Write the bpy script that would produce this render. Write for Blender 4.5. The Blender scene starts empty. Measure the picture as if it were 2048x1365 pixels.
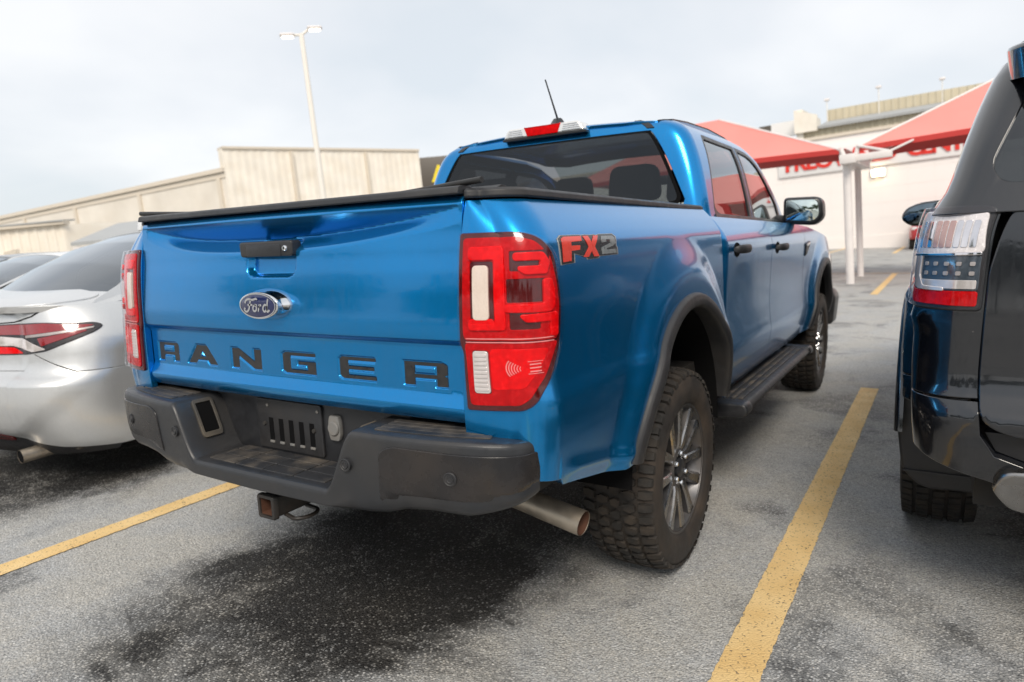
import bpy, bmesh, math, random
import numpy as np
from mathutils import Vector, Matrix
from mathutils.geometry import delaunay_2d_cdt

R = math.radians
scene = bpy.context.scene
# ------------------------------------------------------------------ camera
cam_data = bpy.data.cameras.new('camera')
cam = bpy.data.objects.new('camera', cam_data)
scene.collection.objects.link(cam)
cam.location = (1.6797, -2.3795, 1.2396)
cam.rotation_euler = (1.4235, 0.0417, 0.5625)
cam_data.sensor_width = 36.0
cam_data.lens = 36.0 * 1360.6 / 2048.0
cam_data.clip_start = 0.05
cam_data.clip_end = 2000.0
cam_data.dof.use_dof = True
cam_data.dof.focus_distance = 1.95
cam_data.dof.aperture_fstop = 3.2
scene.camera = cam
# ------------------------------------------------------------------ world: bright overcast evening sky
world = bpy.data.worlds.new('World')
scene.world = world
world.use_nodes = True
wn, wl = world.node_tree.nodes, world.node_tree.links
wn.clear()
SUN_AZ, SUN_EL = R(152), R(42)          # azimuth measured clockwise from +Y (behind the camera, to the right)
w_out = wn.new('ShaderNodeOutputWorld')
w_sky = wn.new('ShaderNodeTexSky'); w_sky.sky_type = 'NISHITA'; w_sky.sun_disc = False
w_sky.sun_elevation = SUN_EL; w_sky.sun_rotation = SUN_AZ; w_sky.altitude = 200; w_sky.dust_density = 2.0
w_bg1 = wn.new('ShaderNodeBackground'); w_bg1.inputs[1].default_value = 0.08
wl.new(w_sky.outputs[0], w_bg1.inputs[0])
w_tc = wn.new('ShaderNodeTexCoord')
w_sep = wn.new('ShaderNodeSeparateXYZ'); wl.new(w_tc.outputs['Generated'], w_sep.inputs[0])
w_abs = wn.new('ShaderNodeMath'); w_abs.operation = 'MAXIMUM'; w_abs.inputs[1].default_value = 0.0
wl.new(w_sep.outputs[2], w_abs.inputs[0])
w_add = wn.new('ShaderNodeMath'); w_add.operation = 'ADD'; w_add.inputs[1].default_value = 0.35
wl.new(w_abs.outputs[0], w_add.inputs[0])
w_dx = wn.new('ShaderNodeMath'); w_dx.operation = 'DIVIDE'; wl.new(w_sep.outputs[0], w_dx.inputs[0]); wl.new(w_add.outputs[0], w_dx.inputs[1])
w_dy = wn.new('ShaderNodeMath'); w_dy.operation = 'DIVIDE'; wl.new(w_sep.outputs[1], w_dy.inputs[0]); wl.new(w_add.outputs[0], w_dy.inputs[1])
w_cmb = wn.new('ShaderNodeCombineXYZ'); wl.new(w_dx.outputs[0], w_cmb.inputs[0]); wl.new(w_dy.outputs[0], w_cmb.inputs[1])
w_n1 = wn.new('ShaderNodeTexNoise'); w_n1.inputs['Scale'].default_value = 1.15; w_n1.inputs['Detail'].default_value = 5
w_n1.inputs['Roughness'].default_value = 0.46; w_n1.inputs['Distortion'].default_value = 0.15
wl.new(w_cmb.outputs[0], w_n1.inputs['Vector'])
w_ramp = wn.new('ShaderNodeValToRGB')
w_ramp.color_ramp.elements[0].position = 0.36; w_ramp.color_ramp.elements[0].color = (0.765, 0.81, 0.85, 1)
w_ramp.color_ramp.elements[1].position = 0.60; w_ramp.color_ramp.elements[1].color = (1.0, 1.0, 1.0, 1)
e = w_ramp.color_ramp.elements.new(0.47); e.color = (0.86, 0.88, 0.905, 1)
wl.new(w_n1.outputs[0], w_ramp.inputs[0])
w_bg2 = wn.new('ShaderNodeBackground'); w_bg2.inputs[1].default_value = 0.62
wl.new(w_ramp.outputs[0], w_bg2.inputs[0])
w_mix = wn.new('ShaderNodeMixShader'); w_mix.inputs[0].default_value = 0.86
wl.new(w_bg1.outputs[0], w_mix.inputs[1]); wl.new(w_bg2.outputs[0], w_mix.inputs[2])
wl.new(w_mix.outputs[0], w_out.inputs[0])
# ------------------------------------------------------------------ sun (soft, through thin cloud)
sun_data = bpy.data.lights.new('sun', 'SUN')
sun_data.energy = 1.5
sun_data.angle = R(22)
sun_data.color = (1.0, 0.91, 0.79)
sun = bpy.data.objects.new('sun', sun_data)
scene.collection.objects.link(sun)
sd = Vector((math.sin(SUN_AZ) * math.cos(SUN_EL), math.cos(SUN_AZ) * math.cos(SUN_EL), math.sin(SUN_EL)))
sun.rotation_euler = sd.to_track_quat('Z', 'Y').to_euler()
sun.location = sd * 40
# ------------------------------------------------------------------ exposure and sampling
scene.view_settings.view_transform = 'Standard'
scene.view_settings.look = 'None'
scene.view_settings.exposure = 0.8
scene.view_settings.gamma = 1.0
scene.view_settings.use_curve_mapping = False
scene.render.engine = 'CYCLES'
scene.cycles.use_denoising = True
scene.cycles.max_bounces = 8
scene.cycles.transparent_max_bounces = 12
scene.cycles.glossy_bounces = 5
scene.cycles.transmission_bounces = 6
scene.cycles.caustics_reflective = False
scene.cycles.caustics_refractive = False
scene.cycles.sample_clamp_indirect = 6.0

# ================================================================== helpers
UP = Vector((-0.0528, -0.0243, 0.9983)).normalized()     # plumb line: the lot itself slopes a little
COL = scene.collection

def pchip(xs, ys):
    xs = np.array(xs, float); ys = np.array(ys, float)
    h = np.diff(xs); d = np.diff(ys) / h
    m = np.zeros_like(xs)
    for i in range(1, len(xs) - 1):
        if d[i-1] * d[i] > 0:
            w1 = 2*h[i] + h[i-1]; w2 = h[i] + 2*h[i-1]
            m[i] = (w1 + w2) / (w1/d[i-1] + w2/d[i])
    m[0] = d[0]; m[-1] = d[-1]
    def f(x):
        x = np.clip(np.asarray(x, float), xs[0], xs[-1])
        k = np.clip(np.searchsorted(xs, x) - 1, 0, len(xs) - 2)
        t = (x - xs[k]) / h[k]
        return ((2*t**3 - 3*t**2 + 1) * ys[k] + (t**3 - 2*t**2 + t) * h[k] * m[k]
                + (-2*t**3 + 3*t**2) * ys[k+1] + (t**3 - t**2) * h[k] * m[k+1])
    return f

def sstep(a, b, x):
    t = np.clip((np.asarray(x, float) - a) / (b - a), 0, 1)
    return t * t * (3 - 2 * t)

def make_obj(name, me, mat, parent=None, loc=None):
    if mat is not None:
        for m_ in (mat if isinstance(mat, (list, tuple)) else [mat]):
            me.materials.append(m_)
    o = bpy.data.objects.new(name, me)
    COL.objects.link(o)
    if parent is not None:
        o.parent = parent
    if loc is not None:
        o.location = loc
    return o

def mesh_obj(name, verts, faces, mat, parent=None, smooth=True, normals=None, loc=None, fmat=None):
    me = bpy.data.meshes.new(name)
    me.from_pydata([tuple(v) for v in verts], [], [tuple(f) for f in faces])
    me.update()
    if smooth:
        me.polygons.foreach_set('use_smooth', [True] * len(me.polygons))
    o = make_obj(name, me, mat, parent, loc)
    if fmat is not None:
        me.polygons.foreach_set('material_index', fmat)
    if normals is not None:
        me.normals_split_custom_set_from_vertices([tuple(n) for n in normals])
    return o

def bm_obj(name, bm, mat, parent=None, smooth=None, loc=None):
    me = bpy.data.meshes.new(name)
    bm.normal_update()
    bm.to_mesh(me); bm.free()
    if smooth is None:
        pass
    else:
        me.polygons.foreach_set('use_smooth', [True] * len(me.polygons))
        if smooth is not True:
            try:
                me.set_sharp_from_angle(angle=R(smooth))
            except Exception:
                pass
    return make_obj(name, me, mat, parent, loc)

def thing(name, label, cat, loc=(0, 0, 0), rotz=0, group=None):
    o = bpy.data.objects.new(name, None)
    COL.objects.link(o)
    o.empty_display_size = 0.2
    o.location = loc; o.rotation_euler = (0, 0, rotz)
    o['label'] = label; o['category'] = cat
    if group: o['group'] = group
    return o

def tag(o, label=None, cat=None, group=None, kind=None):
    if label: o['label'] = label
    if cat: o['category'] = cat
    if group: o['group'] = group
    if kind: o['kind'] = kind
    return o

def densify(poly, d):
    out = []
    n = len(poly)
    for i in range(n):
        a = np.array(poly[i], float); b = np.array(poly[(i+1) % n], float)
        k = max(1, int(math.ceil(np.linalg.norm(b - a) / d)))
        for j in range(k):
            out.append(a + (b - a) * j / k)
    return np.array(out)

def rounded(poly, r, n=5):
    """round polygon corners; r one radius or one per corner"""
    out = []
    N = len(poly)
    for i in range(N):
        p0 = np.array(poly[i-1], float); p1 = np.array(poly[i], float); p2 = np.array(poly[(i+1) % N], float)
        rr = r[i] if isinstance(r, (list, tuple)) else r
        a = p0 - p1; b = p2 - p1
        la, lb = np.linalg.norm(a), np.linalg.norm(b)
        if rr <= 1e-6 or la < 1e-9 or lb < 1e-9:
            out.append(p1); continue
        t = min(rr, la * .48, lb * .48)
        s0 = p1 + a / la * t; s1 = p1 + b / lb * t
        for j in range(n + 1):
            u = j / n
            out.append((1-u)**2 * s0 + 2*u*(1-u) * p1 + u*u * s1)
    return [tuple(p) for p in out]

def inside(poly, pts):
    poly = np.asarray(poly, float); x = pts[:, 0]; y = pts[:, 1]
    c = np.zeros(len(pts), bool)
    x0, y0 = poly[:, 0], poly[:, 1]; x1, y1 = np.roll(x0, -1), np.roll(y0, -1)
    for i in range(len(poly)):
        if y0[i] == y1[i]: continue
        k = ((y0[i] > y) != (y1[i] > y)) & (x < (x1[i] - x0[i]) * (y - y0[i]) / (y1[i] - y0[i]) + x0[i])
        c ^= k
    return c

def segdist(loops, pts):
    best = np.full(len(pts), 1e9)
    for L in loops:
        A = np.asarray(L, float); B = np.roll(A, -1, 0)
        for a, b in zip(A, B):
            d = b - a; q = d @ d
            if q < 1e-16: continue
            t = np.clip(((pts - a) @ d) / q, 0, 1)
            best = np.minimum(best, np.hypot(*(pts - a - t[:, None] * d).T))
    return best

def flat_mesh(outline, holes, cell, extra=None):
    loops = [densify(outline, cell * .8)] + [densify(h, cell * .8) for h in holes]
    lo = loops[0].min(0); hi = loops[0].max(0)
    gx = np.arange(lo[0] + cell / 2, hi[0], cell); gy = np.arange(lo[1] + cell / 2, hi[1], cell)
    if len(gx) and len(gy):
        G = np.stack(np.meshgrid(gx, gy), -1).reshape(-1, 2)
    else:
        G = np.zeros((0, 2))
    if extra is not None:
        G = np.concatenate([G, np.asarray(extra, float)])
    if len(G):
        k = inside(loops[0], G)
        for h in loops[1:]: k &= ~inside(h, G)
        G = G[k]
        G = G[segdist(loops, G) > cell * .3] if len(G) else G
    pts = []; edges = []
    for L in loops:
        b = len(pts); n = len(L)
        pts.extend(L); edges.extend((b + i, b + (i+1) % n) for i in range(n))
    pts.extend(G)
    V, E, F, *_ = delaunay_2d_cdt([Vector((p[0], p[1])) for p in pts], edges, [], 0, 1e-7)
    V = np.array([(v.x, v.y) for v in V]); F = np.array([f for f in F if len(f) == 3])
    C = V[F].mean(1)
    k = inside(loops[0], C)
    for h in loops[1:]: k &= ~inside(h, C)
    F = F[k]
    a = V[F]; ar = np.cross(a[:, 1] - a[:, 0], a[:, 2] - a[:, 0])
    F[ar < 0] = F[ar < 0][:, ::-1]
    F = F[np.abs(ar) > 1e-12]
    return V, F

def sheet(name, outline, fn, mat, parent=None, cell=.03, holes=(), off=0., depth=.012, flip=False, e=.002, extra=None):
    """a panel with real thickness: a 2-D outline (with holes) laid on the surface fn(u, v)"""
    V, F = flat_mesh(outline, holes, cell, extra)
    h = 1e-4
    def nrm(u, v):
        du = fn(u + h, v) - fn(u - h, v); dv = fn(u, v + h) - fn(u, v - h)
        n = np.cross(du, dv); n /= np.linalg.norm(n, axis=1)[:, None] + 1e-12
        return -n if flip else n
    P = fn(V[:, 0], V[:, 1]); N = nrm(V[:, 0], V[:, 1])
    P = P + N * off
    if flip: F = F[:, ::-1]
    ed = {}
    for f in F:
        for i in range(3):
            ed[(f[i], f[(i+1) % 3])] = 1
    bd = [k for k in ed if (k[1], k[0]) not in ed]
    T = np.zeros_like(P)
    for a, b in bd:
        d = P[b] - P[a]; t = np.cross(d, (N[a] + N[b]) / 2); L = np.linalg.norm(t)
        if L > 1e-12:
            T[a] += t / L; T[b] += t / L
    bi = sorted({i for k in bd for i in k}); ix = {v: k for k, v in enumerate(bi)}
    T = T[bi]; T /= np.linalg.norm(T, axis=1)[:, None] + 1e-12
    Pb, Nb = P[bi], N[bi]
    r1 = Pb + T * e * .7 - Nb * e * .3; r2 = Pb + T * e - Nb * e; r3 = r2 - Nb * depth
    n0 = len(P); m = len(bi)
    verts = np.concatenate([P, r1, r2, r3])
    n1 = (T + Nb) / 1.4142
    norms = np.concatenate([N, n1, T, T])
    faces = [tuple(int(x) for x in f) for f in F]
    for a, b in bd:
        ia, ib = ix[a], ix[b]
        ring = [(int(a), int(b)), (n0 + ia, n0 + ib), (n0 + m + ia, n0 + m + ib), (n0 + 2*m + ia, n0 + 2*m + ib)]
        for (p, q), (p2, q2) in zip(ring[:-1], ring[1:]):
            faces.append((q, p, p2, q2))
    return mesh_obj(name, verts, faces, mat, parent, True, norms)

def gridsurf(name, fn, us, vs, mat, parent=None, flip=False, closed=False, loc=None):
    us = np.asarray(us, float); vs = np.asarray(vs, float)
    U, V = np.meshgrid(us, vs, indexing='ij')
    P = fn(U.ravel(), V.ravel())
    nu, nv = len(us), len(vs)
    faces = []
    for i in range(nu if closed else nu - 1):
        i2 = (i + 1) % nu
        for j in range(nv - 1):
            q = (i*nv + j, i2*nv + j, i2*nv + j + 1, i*nv + j + 1)
            faces.append(q[::-1] if flip else q)
    return mesh_obj(name, P, faces, mat, parent, True, None, loc)

def revolve(name, prof, mat, parent=None, n=48, axis='x', loc=None, smooth=40):
    """prof: (along, radius) points"""
    bm = bmesh.new(); rings = []
    for i in range(n):
        a = 2 * math.pi * i / n; c, s = math.cos(a), math.sin(a)
        ring = []
        for h, r in prof:
            p = {'x': (h, r*c, r*s), 'y': (r*s, h, r*c), 'z': (r*c, r*s, h)}[axis]
            ring.append(bm.verts.new(p))
        rings.append(ring)
    for i in range(n):
        A, B = rings[i], rings[(i+1) % n]
        for j in range(len(prof) - 1):
            bm.faces.new((A[j], A[j+1], B[j+1], B[j]))
    if prof[0][1] < 1e-6 or prof[-1][1] < 1e-6:
        bmesh.ops.remove_doubles(bm, verts=bm.verts[:], dist=1e-6)
    bmesh.ops.recalc_face_normals(bm, faces=bm.faces[:])
    return bm_obj(name, bm, mat, parent, smooth, loc)

def bm_box(bm, lo, hi, bevel=0., seg=2, mat=None):
    lo = Vector(lo); hi = Vector(hi)
    M = Matrix.Translation((lo + hi) / 2) @ Matrix.Diagonal((*(hi - lo), 1.0))
    if mat is not None: M = mat @ M
    r = bmesh.ops.create_cube(bm, size=1.0, matrix=M)
    if bevel > 0:
        es = list({e for v in r['verts'] for e in v.link_edges})
        bmesh.ops.bevel(bm, geom=es, offset=bevel, segments=seg, profile=.5, affect='EDGES')

def box(name, lo, hi, mat, parent=None, bevel=0., seg=2, smooth=40, M=None):
    bm = bmesh.new(); bm_box(bm, lo, hi, bevel, seg, M)
    return bm_obj(name, bm, mat, parent, smooth)

def prism(name, poly, axis, a, b, mat, parent=None, bevel=0., seg=2, smooth=40):
    """extrude a 2-D polygon along an axis (x: poly is y,z; y: poly is x,z; z: poly is x,y)"""
    bm = bmesh.new()
    def P(p, d):
        return {'x': (d, p[0], p[1]), 'y': (p[0], d, p[1]), 'z': (p[0], p[1], d)}[axis]
    A = [bm.verts.new(P(p, a)) for p in poly]; B = [bm.verts.new(P(p, b)) for p in poly]
    n = len(poly)
    fa = bm.faces.new(A); fb = bm.faces.new(B[::-1])
    for i in range(n):
        bm.faces.new((A[i], B[i], B[(i+1) % n], A[(i+1) % n]))
    bmesh.ops.recalc_face_normals(bm, faces=bm.faces[:])
    if bevel > 0:
        es = [e for e in bm.edges if e.calc_face_angle(0) > R(25)]
        bmesh.ops.bevel(bm, geom=es, offset=bevel, segments=seg, profile=.5, affect='EDGES')
    return bm_obj(name, bm, mat, parent, smooth)

def tube(name, pts, rad, mat, parent=None, n=12, cap=True, loc=None):
    pts = [Vector(p) for p in pts]
    bm = bmesh.new(); rings = []
    up = Vector((0, 0, 1))
    for i, p in enumerate(pts):
        d = (pts[min(i+1, len(pts)-1)] - pts[max(i-1, 0)]).normalized()
        a = d.cross(up)
        if a.length < 1e-3: a = d.cross(Vector((0, 1, 0)))
        a.normalize(); b = a.cross(d).normalized()
        r = rad[i] if isinstance(rad, (list, tuple)) else rad
        rings.append([bm.verts.new(p + (a * math.cos(t) + b * math.sin(t)) * r) for t in [2*math.pi*k/n for k in range(n)]])
    for A, B in zip(rings[:-1], rings[1:]):
        for k in range(n):
            bm.faces.new((A[k], A[(k+1) % n], B[(k+1) % n], B[k]))
    if cap:
        bm.faces.new(rings[0][::-1]); bm.faces.new(rings[-1])
    bmesh.ops.recalc_face_normals(bm, faces=bm.faces[:])
    return bm_obj(name, bm, mat, parent, 50, loc)

def ribbon2d(pts, w):
    """2-D stroke outline"""
    pts = np.array(pts, float); n = len(pts); L = []; Rr = []
    for i in range(n):
        d = pts[min(i+1, n-1)] - pts[max(i-1, 0)]; d = d / (np.linalg.norm(d) + 1e-12)
        q = np.array([-d[1], d[0]]); ww = (w[i] if isinstance(w, (list, tuple)) else w) / 2
        L.append(pts[i] + q * ww); Rr.append(pts[i] - q * ww)
    return L, Rr

def text_mesh(s, size, extrude, bold=0.0, shear=0.0):
    cu = bpy.data.curves.new('t', 'FONT'); cu.body = s; cu.size = size; cu.extrude = extrude
    cu.offset = bold; cu.shear = shear; cu.align_x = 'LEFT'; cu.resolution_u = 4
    o = bpy.data.objects.new('t', cu); COL.objects.link(o)
    dg = bpy.context.evaluated_depsgraph_get()
    me = bpy.data.meshes.new_from_object(o.evaluated_get(dg))
    bpy.data.objects.remove(o); bpy.data.curves.remove(cu)
    return me

# ================================================================== materials
def new_mat(name):
    m = bpy.data.materials.new(name); m.use_nodes = True
    nt = m.node_tree
    return m, nt, nt.nodes['Principled BSDF']

def pbr(name, col, rough=.5, metal=0., coat=0., coat_rough=.03, var=.10, scale=30., rvar=.08, bump=0., bscale=200., dirt=None, dirt_scale=6., dirt_amt=.5, spec=.5, ior=1.5, detail=4):
    """principled material whose colour and gloss drift with noise; dirt = colour of a blotchy film"""
    m, nt, b = new_mat(name); N, L = nt.nodes, nt.links
    tc = N.new('ShaderNodeTexCoord')
    no = N.new('ShaderNodeTexNoise'); no.inputs['Scale'].default_value = scale; no.inputs['Detail'].default_value = detail
    L.new(tc.outputs['Object'], no.inputs['Vector'])
    mr = N.new('ShaderNodeMapRange'); mr.inputs[1].default_value = .3; mr.inputs[2].default_value = .7
    mr.inputs[3].default_value = 1 - var; mr.inputs[4].default_value = 1 + var
    L.new(no.outputs[0], mr.inputs[0])
    mx = N.new('ShaderNodeMix'); mx.data_type = 'RGBA'; mx.blend_type = 'MULTIPLY'; mx.inputs[0].default_value = 1
    mx.inputs[6].default_value = (*col, 1); L.new(mr.outputs[0], mx.inputs[7])
    out = mx.outputs[2]
    rr = N.new('ShaderNodeMapRange'); rr.inputs[1].default_value = .3; rr.inputs[2].default_value = .7
    rr.inputs[3].default_value = max(0, rough - rvar); rr.inputs[4].default_value = min(1, rough + rvar)
    L.new(no.outputs[0], rr.inputs[0]); rout = rr.outputs[0]
    if dirt is not None:
        n2 = N.new('ShaderNodeTexNoise'); n2.inputs['Scale'].default_value = dirt_scale; n2.inputs['Detail'].default_value = 6
        L.new(tc.outputs['Object'], n2.inputs['Vector'])
        r2 = N.new('ShaderNodeMapRange'); r2.inputs[1].default_value = .42; r2.inputs[2].default_value = .72; r2.inputs[4].default_value = dirt_amt
        L.new(n2.outputs[0], r2.inputs[0])
        m2 = N.new('ShaderNodeMix'); m2.data_type = 'RGBA'; L.new(r2.outputs[0], m2.inputs[0]); L.new(out, m2.inputs[6]); m2.inputs[7].default_value = (*dirt, 1)
        out = m2.outputs[2]
        ra = N.new('ShaderNodeMath'); ra.operation = 'MULTIPLY_ADD'; L.new(r2.outputs[0], ra.inputs[0]); ra.inputs[1].default_value = .3; L.new(rout, ra.inputs[2]); rout = ra.outputs[0]
    L.new(out, b.inputs['Base Color']); L.new(rout, b.inputs['Roughness'])
    b.inputs['Metallic'].default_value = metal; b.inputs['IOR'].default_value = ior
    b.inputs['Specular IOR Level'].default_value = spec
    b.inputs['Coat Weight'].default_value = coat; b.inputs['Coat Roughness'].default_value = coat_rough
    if bump > 0:
        nb = N.new('ShaderNodeTexNoise'); nb.inputs['Scale'].default_value = bscale; nb.inputs['Detail'].default_value = 3
        L.new(tc.outputs['Object'], nb.inputs['Vector'])
        bp = N.new('ShaderNodeBump'); bp.inputs['Strength'].default_value = bump; bp.inputs['Distance'].default_value = .002
        L.new(nb.outputs[0], bp.inputs['Height']); L.new(bp.outputs[0], b.inputs['Normal'])
    return m

def car_paint(name, col, metal=.55, rough=.28, dirt=(.25, .22, .18), dirt_amt=.0, flake=.12, specks=True, coat=.85, cior=1.48):
    m, nt, b = new_mat(name); N, L = nt.nodes, nt.links
    tc = N.new('ShaderNodeTexCoord')
    vo = N.new('ShaderNodeTexVoronoi'); vo.inputs['Scale'].default_value = 1400
    L.new(tc.outputs['Object'], vo.inputs['Vector'])
    mr = N.new('ShaderNodeMapRange'); mr.inputs[3].default_value = 1 - flake; mr.inputs[4].default_value = 1 + flake
    sp = N.new('ShaderNodeSeparateColor'); L.new(vo.outputs['Color'], sp.inputs[0]); L.new(sp.outputs[0], mr.inputs[0])
    mx = N.new('ShaderNodeMix'); mx.data_type = 'RGBA'; mx.blend_type = 'MULTIPLY'; mx.inputs[0].default_value = 1
    mx.inputs[6].default_value = (*col, 1); L.new(mr.outputs[0], mx.inputs[7]); out = mx.outputs[2]
    # road film: blotches and vertical rain streaks
    mp = N.new('ShaderNodeMapping'); mp.inputs['Scale'].default_value = (60, 60, 1.5); L.new(tc.outputs['Object'], mp.inputs[0])
    n2 = N.new('ShaderNodeTexNoise'); n2.inputs['Scale'].default_value = 1.6; n2.inputs['Detail'].default_value = 5; L.new(mp.outputs[0], n2.inputs['Vector'])
    n3 = N.new('ShaderNodeTexNoise'); n3.inputs['Scale'].default_value = 4; n3.inputs['Detail'].default_value = 6; L.new(tc.outputs['Object'], n3.inputs['Vector'])
    mm = N.new('ShaderNodeMath'); mm.operation = 'MULTIPLY'; L.new(n2.outputs[0], mm.inputs[0]); L.new(n3.outputs[0], mm.inputs[1])
    r2 = N.new('ShaderNodeMapRange'); r2.inputs[1].default_value = .18; r2.inputs[2].default_value = .42; r2.inputs[4].default_value = dirt_amt
    L.new(mm.outputs[0], r2.inputs[0])
    fac = r2.outputs[0]
    if specks:
        v2 = N.new('ShaderNodeTexVoronoi'); v2.inputs['Scale'].default_value = 16; v2.feature = 'F1'; L.new(tc.outputs['Object'], v2.inputs['Vector'])
        rs = N.new('ShaderNodeMapRange'); rs.inputs[1].default_value = .035; rs.inputs[2].default_value = .02; rs.inputs[4].default_value = .8
        L.new(v2.outputs['Distance'], rs.inputs[0])
        ma = N.new('ShaderNodeMath'); ma.operation = 'MAXIMUM'; L.new(rs.outputs[0], ma.inputs[0]); L.new(fac, ma.inputs[1]); fac = ma.outputs[0]
    m2 = N.new('ShaderNodeMix'); m2.data_type = 'RGBA'; L.new(fac, m2.inputs[0]); L.new(out, m2.inputs[6]); m2.inputs[7].default_value = (*dirt, 1)
    L.new(m2.outputs[2], b.inputs['Base Color'])
    b.inputs['Metallic'].default_value = metal; b.inputs['Roughness'].default_value = rough
    b.inputs['Coat Weight'].default_value = coat
    cr = N.new('ShaderNodeMapRange'); cr.inputs[3].default_value = .02; cr.inputs[4].default_value = .16; cr.inputs[1].default_value = .15; cr.inputs[2].default_value = .5
    L.new(mm.outputs[0], cr.inputs[0]); L.new(cr.outputs[0], b.inputs['Coat Roughness'])
    b.inputs['Coat IOR'].default_value = cior
    # faint orange peel
    no = N.new('ShaderNodeTexNoise'); no.inputs['Scale'].default_value = 9; no.inputs['Detail'].default_value = 2; L.new(tc.outputs['Object'], no.inputs['Vector'])
    bp = N.new('ShaderNodeBump'); bp.inputs['Strength'].default_value = .02; bp.inputs['Distance'].default_value = .004
    L.new(no.outputs[0], bp.inputs['Height']); L.new(bp.outputs[0], b.inputs['Coat Normal'])
    return m

def tinted_glass(name, tint, refl=(.9, .95, 1.0), base=.04):
    m = bpy.data.materials.new(name); m.use_nodes = True; nt = m.node_tree; N, L = nt.nodes, nt.links; N.clear()
    out = N.new('ShaderNodeOutputMaterial')
    tr = N.new('ShaderNodeBsdfTransparent'); gl = N.new('ShaderNodeBsdfGlossy')
    tc = N.new('ShaderNodeTexCoord'); no = N.new('ShaderNodeTexNoise'); no.inputs['Scale'].default_value = 3
    L.new(tc.outputs['Object'], no.inputs['Vector'])
    mr = N.new('ShaderNodeMapRange'); mr.inputs[3].default_value = .0; mr.inputs[4].default_value = .02; L.new(no.outputs[0], mr.inputs[0]); L.new(mr.outputs[0], gl.inputs['Roughness'])
    tr.inputs[0].default_value = (*tint, 1); gl.inputs[0].default_value = (*refl, 1)
    lw = N.new('ShaderNodeLayerWeight'); lw.inputs[0].default_value = .5
    pw = N.new('ShaderNodeMath'); pw.operation = 'POWER'; pw.inputs[1].default_value = 4.5; L.new(lw.outputs['Facing'], pw.inputs[0])
    ad = N.new('ShaderNodeMath'); ad.operation = 'MULTIPLY_ADD'; ad.use_clamp = True; ad.inputs[1].default_value = .85; ad.inputs[2].default_value = .045 + base; L.new(pw.outputs[0], ad.inputs[0])
    mx = N.new('ShaderNodeMixShader'); L.new(ad.outputs[0], mx.inputs[0]); L.new(tr.outputs[0], mx.inputs[1]); L.new(gl.outputs[0], mx.inputs[2])
    L.new(mx.outputs[0], out.inputs[0])
    return m

def emitter(name, col, strength):
    m, nt, b = new_mat(name)
    b.inputs['Base Color'].default_value = (*col, 1)
    b.inputs['Emission Color'].default_value = (*col, 1); b.inputs['Emission Strength'].default_value = strength
    return m

M = {}
M['blue'] = car_paint('blue_paint', (.0, .24, .60), metal=.82, rough=.21, dirt_amt=.05, coat=.6)
M['black_paint'] = car_paint('black_paint', (.004, .005, .008), metal=.0, rough=.2, dirt_amt=.015, dirt=(.15, .14, .13), coat=1., cior=1.52)
M['silver'] = car_paint('silver_paint', (.64, .65, .655), metal=.60, rough=.34, dirt_amt=.04, coat=.6, specks=False)
M['white_paint'] = car_paint('white_paint', (.75, .76, .77), metal=.0, rough=.3, specks=False)
M['red_paint'] = car_paint('red_paint', (.42, .015, .02), metal=.2, rough=.3, specks=False)
M['plastic'] = pbr('black_plastic', (.022, .023, .026), .46, bump=.30, bscale=700, dirt=(.085, .072, .06), dirt_amt=.25, dirt_scale=6)
M['plastic_clean'] = pbr('satin_black_plastic', (.020, .021, .024), .38, bump=.15, bscale=700)
M['bumper'] = pbr('bumper_plastic', (.022, .024, .028), .36, bump=.22, bscale=600, dirt=(.10, .085, .068), dirt_amt=.20, dirt_scale=4.5)
M['cover'] = pbr('bumper_cover_plastic', (.015, .015, .017), .24, bump=.08, bscale=500, dirt=(.09, .066, .046), dirt_amt=.24, dirt_scale=5)
M['pad'] = pbr('step_pad', (.026, .027, .030), .50, bump=.5, bscale=400, dirt=(.20, .165, .125), dirt_amt=.55, dirt_scale=11)
M['dark'] = pbr('dark_void', (.006, .006, .0065), .9, spec=.08)
M['under'] = pbr('underbody_steel', (.022, .021, .020), .75, dirt=(.07, .055, .04), dirt_amt=.5)
M['rubber'] = pbr('tyre_rubber', (.022, .019, .017), .68, bump=.25, bscale=300, dirt=(.085, .060, .042), dirt_amt=.55, dirt_scale=7)
M['tread'] = pbr('tread_rubber', (.016, .0145, .013), .75, bump=.4, bscale=400, dirt=(.075, .056, .040), dirt_amt=.5, dirt_scale=18)
M['alloy'] = pbr('machined_alloy', (.34, .335, .33), .24, metal=1., dirt=(.22, .17, .12), dirt_amt=.45, dirt_scale=10)
M['alloy_dark'] = pbr('painted_alloy', (.10, .10, .105), .38, metal=.7, dirt=(.14, .11, .08), dirt_amt=.5, dirt_scale=10)
M['chrome'] = pbr('chrome', (.78, .79, .80), .06, metal=1., rvar=.03, var=.04)
M['steel'] = pbr('bare_steel', (.52, .46, .38), .42, metal=.85, dirt=(.26, .18, .11), dirt_amt=.55, dirt_scale=9)
M['rust'] = pbr('rusty_steel', (.085, .034, .018), .8, dirt=(.05, .03, .02), dirt_amt=.6, dirt_scale=20)
M['hitch'] = pbr('black_steel', (.016, .016, .016), .42, dirt=(.07, .045, .03), dirt_amt=.35, dirt_scale=14)
M['mirror'] = pbr('mirror_glass', (.72, .80, .76), .03, metal=1., rvar=.02, var=.05)
M['glass_rear'] = tinted_glass('rear_glass', (.20, .205, .215), base=.0)
M['glass_side'] = tinted_glass('side_glass', (.15, .155, .155), base=.14)
M['glass_front'] = tinted_glass('front_glass', (.62, .70, .68), base=.07)
M['glass_sedan'] = tinted_glass('sedan_glass', (.16, .17, .18), base=.16)
M['seat'] = pbr('seat_cloth', (.030, .031, .034), .9, bump=.3, bscale=500)
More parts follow.
